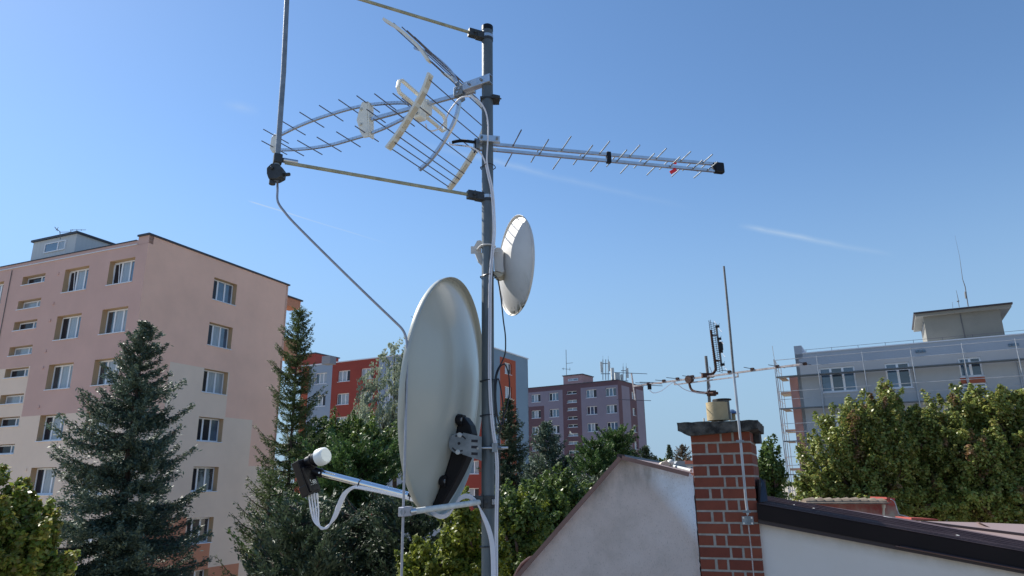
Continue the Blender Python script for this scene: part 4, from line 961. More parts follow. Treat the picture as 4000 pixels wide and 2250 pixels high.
# --- insulated spacer rods and the air-termination rod
RD = Fac(M, 64.5)
def spacer(zr_, u_end, label, py):
    t = thing('spacer_rod', RD.at(-.03, zr_), label, 'insulating rod', 'fibreglass spacer rods holding the lightning rod off the mast')
    b = MB(); a, c_ = RD.at(-.07, zr_), RD.at(u_end, zr_ + (.02 if zr_ > 12.5 else 0)); b.tube([a, a + (c_ - a) * .35, a + (c_ - a) * .7, c_], .0068, 12); b.build('rod', MT['fibre'], t, smooth=True)
    b = MB(); c0 = RD.at(-.055, zr_ + .0); b.box(c0, RD.d, RD.n, ZU, .034, .013, .017); b.box(RD.at(-.03, zr_ - .006), RD.d, RD.n, ZU, .022, .016, .012)
    b.tube([c0 + V(.0, -.012, .0), c0 + V(0, -.022, 0)], .006, 8); b.tube([c0 + V(-.012, -.012, -.006), c0 + V(-.012, -.02, -.006)], .004, 8); b.tube([c0 + V(-.0, 0, .014), c0 + V(0, 0, .024)], .004, 8)
    b.build('clamp', MT['castm'], t, bevel=.003)
    b = MB(); b.tube([V(MX, MY, zr_ - .007), V(MX, MY, zr_ + .007)], .0262, 32); b.build('band', MT['alu'], t, smooth=True)
    b = MB(); b.tube([V(MX, MY, zr_ - .02), V(MX, MY, zr_ - .009)], .0255, 32); b.build('pad', MT['castm'], t, smooth=True)
    return t
zu_, zl_ = RD.uz(1845, 130)[1], RD.uz(1842, 762)[1]
spacer(zl_, -.80, 'lower weathered fibreglass rod running left from the mast to the lightning rod clamp', 762)
spacer(zu_, -.84, 'upper weathered fibreglass rod running up left from the mast top out of the picture', 130)
TR = RD.at(-.825, 0); ar = thing('lightning_rod', V(TR[0], TR[1], 12.0), 'tall upright galvanised lightning rod at the left, leaving the picture at the top', 'lightning rod')
zb_ = P(1072, 710, TR[1])[2]
b = MB(); b.tube([RD.at(-.825, zb_), RD.at(-.832, zb_ + .45), RD.at(-.848, zb_ + .9), RD.at(-.86, 13.6)], [.0095, .0095, .009, .0085], 16); b.build('rod', MT['galv'], ar, smooth=True)
cx_ = RD.at(-.825, P(1075, 622, TR[1])[2])
b = MB(); b.box(cx_, RD.d, RD.n, ZU, .015, .016, .017); b.tube([cx_ + RD.d * .0 - RD.n * .0, cx_ + RD.d * .066], .0095, 12)
b.build('sleeve_clamp', MT['castm'], ar, bevel=.003)
b = MB(); b.tube([cx_ + RD.d * .02, cx_ + RD.d * .07], .0098, 14); b.build('sleeve', MT['alu'], ar, smooth=True)
c2 = P(1080, 676, TR[1]); b = MB(); 
b.prism([c2 + V(x, -.02, z) for x, z in ((-.03, .012), (-.014, .03), (.012, .026), (.03, .008), (.028, -.02), (.008, -.032), (-.02, -.03), (-.028, -.01))], V(0, .04, 0))
b.tube([c2 + V(.02, -.0, -.008), c2 + V(.052, -.01, -.010)], .007, 8); b.tube([c2 + V(-.012, 0, 0), c2 + V(-.012, 0, -.045)], .012, 10); b.tube([c2 + V(-.01, -.02, .01), c2 + V(-.01, -.028, .01)], .007, 6)
b.build('wire_clamp', MT['castm'], ar, bevel=.004)
dc = [(1083, 690), (1084, 740), (1083, 775), (1090, 798), (1108, 823), (1150, 872), (1300, 1022), (1450, 1168), (1540, 1254), (1572, 1287), (1586, 1318), (1590, 1350)]
ys_ = [2.30] * 4 + [2.30] * 8
pth = smoothpath([P(x, y, 2.30) for x, y in dc], 6) + [P(x, y, 2.30) for x, y in ((1589, 1450), (1586, 1600), (1582, 1750), (1578, 1900), (1574, 2050), (1571, 2150), (1568, 2260), (1566, 2400))]
b = MB(); b.tube(pth, .0042, 12); w_ = b.build('down_conductor', MT['alu_dull'], smooth=True); tag(w_, 'bent aluminium lightning wire slanting from the left clamp then dropping past the large dish', 'wire')
lb = thing('wire_bracket', V(MX, MY, onmast(1962)), 'whitish bracket tube holding the lightning wire off the mast below the large dish', 'bracket')
b = MB(); A, B = P(1612, 1998, 2.315), P(1870, 1962, 2.60); b.tube([A, A + (B - A) * .5, B], .0098, 16); b.build('tube', MT['fibre_w'], lb, smooth=True)
b = MB(); c_ = P(1579, 1998, 2.30); b.box(c_ + V(.004, 0, 0), nrm(B - A), V(0, 0, 1), nrm(np.cross(B - A, ZU)), .021, .0145, .012); b.build('clamp', MT['alu_dull'], lb, bevel=.002)
b = MB(); b.tube([c_ + V(-.001, -.012, -.001), c_ + V(-.001, -.021, -.001)], .0095, 6); b.build('bolt', MT['galv'], lb)
b = MB(); b.tube([P(1600, 1999, 2.31), P(1622, 1996, 2.32)], .0115, 12); b.build('collar', MT['alu'], lb, smooth=True)
zc_ = onmast(1960)
b = MB(); b.tube([V(MX, MY, zc_ - .022), V(MX, MY, zc_ + .022)], .030, 24); b.box(V(MX - .035, MY - .012, zc_), X3, Y3, ZU, .018, .016, .021)
for s in (-1, 1): b.tube([V(MX - .028 + .022 * s, MY - .02, zc_), V(MX - .028 + .022 * s, MY - .036, zc_)], .008, 8)
b.build('mast_clamp', MT['castm'], lb, bevel=.002)
b = MB(); b.box(V(MX + .022, MY - .024, zc_), nrm(V(1, .6, 0)), nrm(V(-.6, 1, 0)), ZU, .009, .005, .009); b.build('clip', MT['alu'], lb)

# --- triple boom yagi with corner reflector
YP = Fac(M, -62.6); EA = 27.4
def z3(x, y): return (950 + x / 2.337, y / 2.337)
def z4(x, y): return (1000 + x / 2.415, 300 + y / 2.415)
yg = thing('yagi_antenna', YP.at(0, 12.64), 'large triple boom yagi aerial with wing reflectors left of the mast', 'antenna')
ed = V(sin(radians(EA)), cos(radians(EA)), 0)
upb = [YP.uz(*z3(*q)) for q in ((275, 1266), (460, 1172), (640, 1097), (820, 1037), (985, 990), (1140, 959), (1300, 943), (1440, 938), (1560, 948), (1660, 975))]
lob = [YP.uz(*z3(*q)) for q in ((270, 1350), (330, 1366), (450, 1366), (620, 1352), (805, 1322), (970, 1277), (1150, 1222), (1300, 1163), (1440, 1095), (1560, 1040), (1660, 985))]
for nm, cv in (('upper_boom', upb), ('lower_boom', lob)):
    pp = smoothpath([YP.at(u, z) for u, z in cv], 5); b = MB()
    for i in range(len(pp) - 1): b.bar(pp[i], pp[i + 1], .011, .013, ext=.0008)
    b.build(nm, MT['alu'], yg)
b = MB(); b.bar(YP.at(.655, 12.655), YP.at(.06, 12.64), .013, .017); b.build('centre_boom', MT['alu'], yg)
def interp(cv, u):
    cv = sorted(cv); xs_ = [q[0] for q in cv]; return float(np.interp(u, xs_, [q[1] for q in cv]))
us_ = [1.245, 1.13, 1.005, .88, .76, .65, .545, .44]
for cv in (upb, lob):
    for u in us_:
        if cv is lob and u > 1.24: u = 1.25
        z = interp(cv, u) + (.004 if cv is upb else .003)
        b = MB(); c_ = YP.at(u, z); b.tube([c_ - ed * .086, c_ + ed * .086], .0026, 8); b.build('element', MT['rodm'], yg, smooth=True)
for u in (.60, .5, .4):
    b = MB(); c_ = YP.at(u, 12.664); b.tube([c_ - ed * .07, c_ + ed * .07], .0026, 8); b.build('element', MT['rodm'], yg, smooth=True)
b = MB(); b.prism([YP.at(u, z) - ed * .010 for u, z in ((1.275, 12.66), (1.27, 12.72), (1.25, 12.735), (1.235, 12.73), (1.235, 12.64), (1.255, 12.632))], ed * .02); b.build('front_plate', MT['wplast'], yg, bevel=.002)
b = MB(); zc3 = [YP.uz(*z3(*q)) for q in ((1105, 945), (1160, 940), (1150, 1080), (1165, 1255), (1115, 1265), (1085, 1215), (1055, 1110), (1075, 1030))]
b.prism([YP.at(u, z) - ed * .016 for u, z in zc3], ed * .010)
b.prism([YP.at(u, z) - ed * .016 for u, z in (zc3[0], zc3[1], (zc3[1][0] - .004, zc3[1][1] - .004), (zc3[3][0] - .004, zc3[3][1]), zc3[3], (zc3[3][0] + .004, zc3[3][1]), (zc3[1][0] + .004, zc3[1][1] - .006))], ed * .035)
mb_ = b.build('boom_bracket', MT['wplast'], yg)
for q in ((1098, 1010), (1095, 1148)):
    b = MB(); u, z = YP.uz(*z3(*q)); c_ = YP.at(u, z) - ed * .016; b.tube([c_, c_ - ed * .005], .008, 10); b.tube([c_, c_ - ed * .008], .004, 6); b.build('bolt', MT['cell'], mb_, origin=wpos(mb_))
# reflector wings
lowc = smoothpath([V(u, z, 0) for u, z in ((.135, 12.635), (.16, 12.53), (.21, 12.45), (.26, 12.39), (.30, 12.355), (.345, 12.33))], 5)
uppc = smoothpath([V(u, z, 0) for u, z in ((.14, 12.665), (.18, 12.76), (.24, 12.84), (.31, 12.91), (.39, 12.965))], 5)
def strip(cv, w, width, th, m, name, i0=0):
    b = MB(); pp = [YP.at(q[0], q[1]) + ed * w for q in cv[i0:]]
    vs_ = []
    for i, p_ in enumerate(pp):
        t_ = nrm(pp[min(i + 1, len(pp) - 1)] - pp[max(i - 1, 0)]); nn2 = np.cross(t_, ed)
        for (a, c_) in ((-1, -1), (1, -1), (1, 1), (-1, 1)): vs_.append(p_ + nn2 * width / 2 * a + ed * th / 2 * c_)
    n_ = len(pp); fs_ = [(i * 4 + k, i * 4 + (k + 1) % 4, (i + 1) * 4 + (k + 1) % 4, (i + 1) * 4 + k) for i in range(n_ - 1) for k in range(4)] + [(3, 2, 1, 0), tuple(n_ * 4 - 4 + k for k in range(4))]
    b.add(vs_, fs_); return b.build(name, m, yg), pp
for cv, wn_ in ((lowc, 'lower'), (uppc, 'upper')):
    strip(cv, 0, .014, .014, MT['alu'], 'reflector_arm')
    for w in (-.225, .24):
        cs = [q * .5 + (cv[0] + (cv[-1] - cv[0]) * (i / (len(cv) - 1))) * .5 for i, q in enumerate(cv)]
        st_, pp = strip(cs, w, .011, .032, MT['wplast'], 'reflector_strip', 1)
        b = MB()   # recessed cream field with cross ribs
        for i in range(1, len(pp) - 1):
            if i % 4 == 0: continue
            t_ = nrm(pp[i + 1] - pp[i - 1]) if i + 1 < len(pp) else 0; n2 = np.cross(t_, ed)
            for sg_ in (-1, 1): b.box(pp[i] + n2 * .0057 * sg_, t_, ed, n2, np.linalg.norm(pp[i + 1] - pp[i]) * .5, .0125, .0006)
        b.build('strip_field', MT['cplast'], st_, origin=wpos(st_))
    n_ = len(cv)
    for k in range(8):
        q = cv[int(1 + (n_ - 2.01) * (k + .35) / 7.4) if k < 8 else -1]; c_ = YP.at(q[0], q[1])
        b = MB(); b.tube([c_ - ed * .226, c_ + ed * .24], .0024, 6); b.build('reflector_rod', MT['rodm'], yg, smooth=True)
b = MB(); c_ = YP.at(.135, 12.65); b.box(c_ - ed * .01, YP.d, ed, ZU, .022, .014, .022); b.bar(YP.at(.15, 12.70) - ed * .01, YP.at(.115, 12.60) - ed * .01, .01, .02)
b.build('wing_bracket', MT['galv'], yg, bevel=.002)
for dx, dz in ((.01, .01), (-.008, .006), (.0, -.01)):
    b = MB(); q = c_ + YP.d * dx + ZU * dz - ed * .024; b.tube([q, q - ed * .006], .0045, 6); b.build('bolt', MT['alu'], yg)
b = MB(); f0 = YP.at(.105, 12.655) - ed * .032; f1 = YP.at(-.03, 12.66) - ed * .034
b.bar(f0, f1, .003, .036); b.bar(f0 + ZU * .018 + ed * .014, f1 + ZU * .018 + ed * .014, .026, .003); b.bar(f0 - ZU * .018 + ed * .014, f1 - ZU * .018 + ed * .014, .026, .003)
b.build('mounting_channel', MT['alu'], yg)
for s in (.25, .7):
    b = MB(); q = f0 + (f1 - f0) * s - ed * .002; b.tube([q, q - ed * .007], .006, 6); b.build('bolt', MT['galv'], yg)
b = MB(); b.box(V(MX + .034, MY + .01, P(1940, 380, 2.63)[2]), nrm(V(1, .25, -.1)), nrm(V(-.25, 1, 0)), ZU, .018, .012, .012); b.box(V(MX + .01, MY + .005, P(1940, 390, 2.63)[2]), X3, Y3, ZU, .04, .03, .004); b.tube([V(MX + .02, MY - .02, P(1940, 380, 2.63)[2]), V(MX + .06, MY - .01, P(1955, 392, 2.63)[2])], .003, 6)
b.build('saddle_clamp', MT['castm'], yg)
# folded dipole loop and box
du = YP.uz(*z3(1640, 1020))[0]
DP = YP.at(du, 0)
def dp(w, z): return V(DP[0], DP[1], z) + ed * w
loop = [(-.16, 12.684), (-.178, 12.672), (-.187, 12.635), (-.176, 12.617), (-.06, 12.615), (-.04, 12.61), (.04, 12.60), (.10, 12.60), (.165, 12.595), (.185, 12.61), (.186, 12.66), (.168, 12.678), (.09, 12.68), (.04, 12.676), (-.05, 12.68)]
b = MB(); pp = [dp(w, z) for w, z in loop]
for i in range(len(pp)): b.bar(pp[i], pp[(i + 1) % len(pp)], .012, .016, up=tuple(YP.d), ext=.004)
b.build('dipole_loop', MT['wplast'], yg, bevel=.003)
b = MB(); b.box(dp(.0, 12.628), ed, YP.d, ZU, .034, .030, .026); b.box(dp(-.02, 12.585), ed, YP.d, ZU, .024, .02, .022); b.box(dp(.02, 12.665), ed, YP.d, ZU, .012, .02, .016)
dbx = b.build('dipole_box', MT['wplast'], yg, bevel=.007)
b = MB(); q = dp(-.03, 12.583) - ed * .018; b.tube([q, q - ed * .008], .007, 10); b.build('connector', MT['galv'], dbx, origin=wpos(dbx))

# --- log periodic aerial right of the mast
LP = Fac(M, 76); lp = thing('log_periodic_antenna', LP.at(0, 12.36), 'log periodic aerial with twin booms pointing right from the mast, black nose cap', 'antenna')
def z5(x, y): return (1850 + x / 1.705, 450 + y / 1.705)
bu = [LP.uz(*z5(x, y)) for x, y in ((40, 186), (1600, 325))]; bl = [LP.uz(*z5(x, y)) for x, y in ((40, 222), (1630, 374))]
for nm, (a, c_) in (('upper_boom', bu), ('lower_boom', bl)):
    b = MB(); b.bar(LP.at(*a), LP.at(*c_), .012, .0125); b.build(nm, MT['alu'], lp)
ld = V(sin(radians(-14)), cos(radians(-14)), 0)
sx = [262, 427, 568, 703, 815, 925, 1015, 1110, 1195, 1285, 1365, 1445, 1520, 1550]
for i, x in enumerate(sx):
    u = .11 + (x - 262) * .000706; L = .150 - .062 * u
    zu = float(np.interp(u, [bu[0][0], bu[1][0]], [bu[0][1], bu[1][1]])); zl = float(np.interp(u, [bl[0][0], bl[1][0]], [bl[0][1], bl[1][1]]))
    up_near = (i % 2 == 0)
    for z, s in ((zu, -1 if up_near else 1), (zl, 1 if up_near else -1)):
        b = MB(); c_ = LP.at(u, z); b.tube([c_ + ld * .004 * s, c_ + ld * L * s], .0026, 8); b.tube([c_ - ld * s * .001, c_ + ld * s * .009], .0042, 8); b.build('element', MT['galv'] if i else MT['rodm'], lp, smooth=True)
b = MB(); u = .11 + (873 - 262) * .000706; c_ = LP.at(u, (np.interp(u, [bu[0][0], bu[1][0]], [bu[0][1], bu[1][1]]) + np.interp(u, [bl[0][0], bl[1][0]], [bl[0][1], bl[1][1]])) / 2)
b.box(c_, LP.d, LP.n, ZU, .010, .010, .026); b.build('boom_spacer', MT['black'], lp, bevel=.002)
b = MB(); c_ = LP.hit(*z5(1632, 353)); b.box(c_, LP.d, LP.n, ZU, .024, .013, .026); b.box(c_ - LP.d * .026 + ZU * .004, LP.d, LP.n, ZU, .006, .012, .018); b.build('nose_cap', MT['black'], lp, bevel=.006)
b = MB(); c_ = LP.hit(*z5(1330, 372)); b.box(c_ + ld * .0, nrm(V(1, .3, .7)), ld, nrm(np.cross(nrm(V(1, .3, .7)), ld)), .018, .004, .008); c3 = LP.hit(*z5(1340, 320)); b.box(c3, LP.d, ld, ZU, .008, .004, .004); b.build('red_tag', MT['red'], lp, bevel=.002)
b = MB(); A, B = P(1873, 536, 2.585), P(1952, 543, 2.60); b.bar(A, B, .003, .026); b.bar(A + V(0, .012, -.013), B + V(0, .012, -.013), .024, .003); b.build('mounting_plate', MT['alu'], lp)
for s in (.12, .87):
    b = MB(); q = A + (B - A) * s - V(0, .002, 0); b.tube([q, q - V(0, .008, 0)], .0055, 6); b.build('bolt', MT['galv'], lp)
b = MB(); b.box(P(1870, 566, 2.63), LP.d, LP.n, ZU, .02, .014, .022); b.build('feed_box', MT['galv'], lp)
b = MB(); b.box(P(1855, 572, 2.62), LP.d, LP.n, ZU, .0025, .014, .024); b.build('end_seal', MT['black'], lp)

# --- cables
def cable(paths, Y, r_, m, label, name='coaxial_cable', cat='cable', group=None, n=7):
    objs = None; t = None
    if len(paths) == 1:
        b = MB(); b.tube(pxpath(paths[0], Y, n), r_, 8); return tag(b.build(name, m, smooth=True), label, cat, group)
A1 = [z3(*q) for q in ((1665, 1130), (1680, 1180), (1730, 1195), (1790, 1170), (1840, 1110), (1880, 1020), (1930, 950), (1970, 905), (2020, 883), (2090, 885), (2150, 920), (2190, 970), (2220, 1040), (2235, 1150), (2232, 1300), (2224, 1440))]
ysA = [2.74, 2.74, 2.73, 2.72, 2.70, 2.68, 2.66, 2.64, 2.62, 2.60, 2.59, 2.588, 2.588, 2.588, 2.588, 2.59]
low = [(1905, 650), (1914, 690), (1926, 750), (1932, 830), (1934, 910), (1927, 990), (1921, 1060), (1918, 1140), (1917, 1250), (1916, 1400), (1917, 1500), (1922, 1600), (1931, 1690), (1939, 1740), (1945, 1810), (1945, 1910), (1943, 2004), (1942, 2120), (1942, 2250), (1942, 2400)]
b = MB(); b.tube(smoothpath([P(x, y, yy) for (x, y), yy in zip(A1, ysA)] + [P(x, y, 2.592) for x, y in low], 6), .0034, 8)
tag(b.build('coaxial_cable', MT['cable_w'], smooth=True), 'white cable looping from the yagi dipole over to the mast and down its front', 'cable', 'white aerial cables down the mast')
B1 = [(1757, 556), (1756, 561), (1763, 565), (1785, 567), (1828, 572), (1855, 582), (1878, 600), (1893, 628), (1900, 656)]
b = MB(); b.tube(smoothpath([P(x, y, 2.60) for x, y in B1] + [P(x - 7 + (0 if y > 690 else 0), y, 2.594) for x, y in low[1:]], 6), .0034, 8)
cb2 = tag(b.build('coaxial_cable', MT['cable_w'], smooth=True), 'white cable with dark print from the black corrugated sleeve down the mast front', 'cable', 'white aerial cables down the mast')
pc = smoothpath([P(x, y, 2.605) for x, y in ((1858, 556), (1827, 552), (1803, 550), (1779, 553), (1765, 557))], 24); rr_ = [.0068 + (.0007 if i % 4 < 2 else -.0007) for i in range(len(pc))]
rr_[-1] = .0055
b = MB(); b.tube(pc, rr_, 12); tag(b.build('corrugated_sleeve', MT['black'], smooth=False), 'black corrugated sleeve over the white cable left of the mast', 'cable sleeve')
# print on the cable
fc = bpy.data.curves.new('cable_print', 'FONT'); fc.body = 'LOXIMEC   2'; fc.size = .0078; fc.align_x = 'CENTER'; fc.align_y = 'CENTER'; fc.extrude = .0001
fo = bpy.data.objects.new('cable_print', fc); COL.objects.link(fo)
dg = bpy.context.evaluated_depsgraph_get(); tme = bpy.data.meshes.new_from_object(fo.evaluated_get(dg)); bpy.data.objects.remove(fo)
to = bpy.data.objects.new('cable_print', tme); COL.objects.link(to); tme.materials.clear(); tme.materials.append(MT['print_shade_k']); to.parent = cb2
pt = P(1800, 568.6, 2.5958); tx = nrm(P(1828, 572, 2.6) - P(1772, 566, 2.6)); tz_ = nrm(CAM - pt); ty = nrm(np.cross(tz_, tx)); tz_ = np.cross(tx, ty)
mm = Matrix.Identity(4)
for i in range(3): mm[i][0], mm[i][1], mm[i][2], mm[i][3] = tx[i], ty[i], tz_[i], (pt - wpos(cb2))[i]
to.matrix_local = mm
# black cable of the small dish with its loops
bk = [(1944, 1088), (1952, 1130), (1959, 1180), (1966, 1250), (1973, 1300), (1975, 1340), (1973, 1380), (1960, 1415), (1941, 1450), (1932, 1500), (1933, 1560), (1940, 1620), (1952, 1655), (1966, 1652), (1966, 1600), (1960, 1540), (1950, 1490), (1944, 1480), (1938, 1500), (1937, 1560), (1944, 1630), (1955, 1660), (1962, 1640), (1980, 1590), (1990, 1530), (1988, 1470), (1976, 1428), (1964, 1424), (1950, 1440), (1938, 1480), (1933, 1540), (1934, 1620), (1940, 1680), (1950, 1688), (1958, 1670), (1950, 1700), (1950, 1760), (1950, 1900), (1947, 2010), (1945, 2080)]
yb = [2.66] + [2.64] * 7 + [2.61, 2.60, 2.60, 2.605, 2.61, 2.615, 2.62, 2.615, 2.61, 2.605, 2.602, 2.602, 2.606, 2.61, 2.615, 2.62, 2.625, 2.625, 2.62, 2.615, 2.61, 2.606, 2.60, 2.60, 2.60, 2.602, 2.604, 2.605, 2.605, 2.605, 2.605, 2.605]
b = MB(); b.tube(smoothpath([P(x, y, yy) for (x, y), yy in zip(bk, yb)], 6), .0027, 8)
tag(b.build('coaxial_cable', MT['cable_b'], smooth=True), 'thin black cable coiled in loops right of the mast below the small dish', 'cable')
for py, xo in ((656, -2), (1083, 0), (1490, 2), (1625, 6), (2135, 10)):
    z = onmast(py); b = MB(); pts_ = []
    for a in np.linspace(0, 2 * pi, 33):
        rx = .0272 if cos(a) < .2 else .0272 + .007 * (cos(a)) * (1 if sin(a) < .3 else .3) * (1 + xo * .1)
        ry = .0285 if sin(a) > 0 else .0285 + .012 * max(0, min(1, cos(a) + .7))
        pts_.append(V(MX + rx * cos(a), MY + ry * sin(a), z + .0022 * cos(a + 1)))
    b.tube(pts_, .0019, 6, caps=False); b.box(V(MX - .0275, MY - .004, z), X3, Y3, ZU, .0025, .004, .003)
    lab = {656: 'topmost black cable tie on the mast, under the log periodic aerial', 1083: 'black cable tie on the mast just below the small dish mount', 1490: 'black cable tie on the mast at the top of the black cable loops', 1625: 'black cable tie on the mast at the foot of the black cable loops', 2135: 'lowest black cable tie on the mast near the bottom of the picture'}[py]
    tag(b.build('cable_tie', MT['cable_b'], smooth=True), lab, 'cable tie', 'black cable ties round the mast')

# --- dishes
def dish_shell(b, c, n, up, rw, rh, depth, lip, rings=14, seg=72, sag=2.0, flange=.012):
    n = nrm(n); e1 = nrm(np.cross(n, up)); e2 = np.cross(e1, n); vs_ = []
    prof_ = [(k / rings, -depth * (1 - (k / rings) ** sag)) for k in range(rings + 1)] + [(1 + flange * .4 / rw, .003), (1 + flange / rw, 0.0), (1 + (flange + .003) / rw, -lip * .4), (1 + (flange + .004) / rw, -lip)]
    for (q, h) in prof_[1:]:
        for k in range(seg):
            a = 2 * pi * k / seg; vs_.append(c + e1 * rw * q * cos(a) + e2 * rh * q * sin(a) + n * h)
    m_ = len(prof_) - 1; vs_.append(c - n * depth)
    fs_ = [(i * seg + k, i * seg + (k + 1) % seg, (i + 1) * seg + (k + 1) % seg, (i + 1) * seg + k) for i in range(m_ - 1) for k in range(seg)] + [(len(vs_) - 1, (k + 1) % seg, k) for k in range(seg)]
    b.add(vs_, fs_); return e1, e2
def solid(o, th):
    s = o.modifiers.new('solid', 'SOLIDIFY'); s.thickness = th; s.offset = 0
BN = nrm(V(sin(radians(-75)), cos(radians(-75)), 0) * cos(radians(5)) + ZU * sin(radians(5)))
BC = P(1737, 1537, 2.70)
bd = thing('satellite_dish', BC - V(0, 0, .45), 'large pale grey offset dish seen from behind, left of the mast', 'dish')
b = MB(); e1, e2 = dish_shell(b, BC, BN, ZU, .410, .438, .085, .022)
o = b.build('reflector', MT['dish'], bd, smooth=True); solid(o, .0015)
# back bracket (black), in a vertical plane containing the dish axis
def bsurf(w, h):  # point on dish back, w along e1, h along e2
    q2 = (w / .410) ** 2 + (h / .438) ** 2; return BC + e1 * w + e2 * h - BN * (.085 * (1 - q2))
hs_ = np.linspace(-.085, -.42, 12)
prof_b = [(.018, .0), (.045, 0), (.058, 0), (.062, 0), (.062, 0), (.060, 0), (.056, 0), (.052, 0), (.047, 0), (.042, 0), (.036, 0), (.030, 0)]
b = MB(); vs_ = []; sw = 1 if np.dot(e1, V(0, -1, 0)) > 0 else -1
for i, h in enumerate(hs_):
    for (w, back) in ((.042 * sw, .001), (.042 * sw, prof_b[i][0] * 1.1), (-.033 * sw, prof_b[i][0] * 1.1), (-.033 * sw, .001)): vs_.append(bsurf(w, h) - BN * back)
fs_ = [(i * 4 + k, i * 4 + (k + 1) % 4, (i + 1) * 4 + (k + 1) % 4, (i + 1) * 4 + k) for i in range(11) for k in range(4)] + [(3, 2, 1, 0), (44, 45, 46, 47)]
b.add(vs_, fs_); b.build('back_bracket', MT['black_soft'], bd, bevel=.006)
for (px, py) in ((1767, 1634), (1712, 1869)):
    # mounting ears on the viewer side
    f_ = Fac(bsurf(.045 * sw, -.1), -75); q = None
    h = -.10 if py < 1700 else -.325
    c_ = bsurf(.058 * sw, h); b = MB(); b.tube([c_ - BN * .0, c_ - BN * .018], .017, 20); b.box(bsurf(.035 * sw, h) - BN * .010, e1, e2, BN, .024, .020, .011); ear = b.build('mounting_ear', MT['black_soft'], bd, bevel=.003)
    b = MB(); b.tube([c_ - BN * .018, c_ - BN * .022], .008, 8); b.build('screw', MT['alu'], ear, origin=wpos(ear))
# tilt plate and mast bracket
TP = Fac(bsurf(.088 * sw, -.19) - BN * .03, -75)
def tp(px, py, off=0.): return TP.hit(px, py, off)
cp = (1793, 1732)
outl = []
for a in np.linspace(radians(70), radians(290), 20): outl.append((cp[0] + 40 * cos(a), cp[1] - 41 * sin(a)))
outl = [(1811, 1690)] + outl + [(1806, 1775), (1881, 1800), (1881, 1706)]
b = MB(); b.prism([tp(*q, -.004) for q in outl], TP.n * .003); tpl = b.build('tilt_plate', MT['galv'], bd)
def slot_shade(pts_, r_, m=MT['print_shade_k']):  # dark bars on the uncut plate, painted shade in place of open slots
    b = MB()
    for i in range(len(pts_) - 1):
        A, B = tp(*pts_[i], -.0045), tp(*pts_[i + 1], -.0045); b.bar(A, B, r_ * 2, .001, up=tuple(TP.n), ext=r_ * .4)
    b.build('slot_shade', m, tpl, origin=wpos(tpl))
slot_shade([(1793 + 31 * cos(radians(a)), 1732 - 31 * sin(radians(a))) for a in (115, 95, 75, 55, 35)], .0028)
slot_shade([(1793 + 31 * cos(radians(a)), 1732 - 31 * sin(radians(a))) for a in (215, 235, 255, 275, 295)], .0028)
for yy in (1722, 1746, 1772): slot_shade([(1843, yy), (1864, yy + 1)], .0048)
b = MB(); A = tp(1793, 1732, -.0045); b.tube([A, A - TP.n * .001], .0055, 14); b.build('slot_shade', MT['print_shade_k'], tpl, origin=wpos(tpl))
for q in ((1796, 1699), (1789, 1766)):
    b = MB(); A = tp(*q, -.004); b.tube([A, A - TP.n * .008], .0065, 6); b.tube([A, A - TP.n * .003], .009, 12); b.build('bolt', MT['alu'], tpl, origin=wpos(tpl))
# U-bolt round the mast
zu2 = onmast(1751); b = MB(); A = tp(1866, 1751, -.006); b.tube([A, V(MX - .02, MY - .034, zu2), V(MX + .075, MY - .036, zu2 - .001)], .0045, 10); b.tube([V(MX - .03, MY + .034, zu2), V(MX + .06, MY + .034, zu2)], .0045, 8); b.build('u_bolt', MT['alu'], bd, smooth=True)
b = MB(); b.box(V(MX + .032, MY, zu2), X3, Y3, ZU, .004, .045, .016); b.box(V(MX + .024, MY - .036, zu2), X3, Y3, ZU, .008, .004, .016); b.tube([V(MX + .037, MY - .036, zu2), V(MX + .050, MY - .036, zu2)], .008, 6); b.build('saddle', MT['galv'], bd)
# LNB arm
A, B = P(1662, 1952, 2.675), P(1252, 1847, 2.80)
b = MB(); b.tube([B, A + (B - A) * .5, A], .0128, 20); b.build('feed_arm', MT['alu_bright'], bd, smooth=True)
b = MB(); b.tube([A + (B - A) * .15, A - (B - A) * .04], .014, 12); b.build('arm_socket', MT['black_soft'], bd, smooth=True)
am = B; ad = nrm(B - A)
la = nrm(V(.80, -.50, .24))
FC = P(1262, 1782, 2.76); 
b = MB(); b.tube([am - ad * .012, am + ad * .03, P(1222, 1838, 2.81)], [.0165, .0165, .018], 16); b.tube([P(1222, 1838, 2.81), P(1214, 1808, 2.805)], [.017, .024], 14); hold = b.build('feed_holder', MT['black'], bd, smooth=True)
b = MB(); q = B + V(0, -.016, 0); b.tube([q, q - V(0, .004, 0)], .0035, 8); b.build('rivet', MT['alu'], hold, origin=wpos(hold))
lnb = thing('converter', FC, 'black four-output converter with a white cap on the end of the dish arm', 'converter')
b = MB(); b.tube([FC - la * .022, FC - la * .02, FC - la * .0, FC + la * .012, FC + la * .018], [.030, .0335, .0335, .0315, .026], 36); b.build('cap', MT['cap_w'], lnb, smooth=True)
b = MB(); b.tube([FC - la * .085, FC - la * .084, FC - la * .058, FC - la * .057, FC - la * .05, FC - la * .049, FC - la * .03, FC - la * .021], [.02, .022, .022, .027, .027, .0245, .0245, .0315], 28); b.build('neck', MT['black'], lnb, smooth=True)
BT, BB = P(1172, 1800, 2.80), P(1217, 1932, 2.80)
vax = nrm(BB - BT); fx = nrm(la - vax * np.dot(la, vax)); sx_ = np.cross(vax, fx); Ln = np.linalg.norm(BB - BT)
b = MB(); b.box((BT + BB) / 2, vax, sx_, fx, Ln / 2, .031, .018); b.box(BT + (BB - BT) * .85, vax, sx_, fx, Ln * .15, .033, .021)
b.box((BT + BB) / 2 + fx * .014 + vax * .012, vax, sx_, fx, Ln * .36, .026, .016)
body = b.build('body', MT['black'], lnb, bevel=.003)
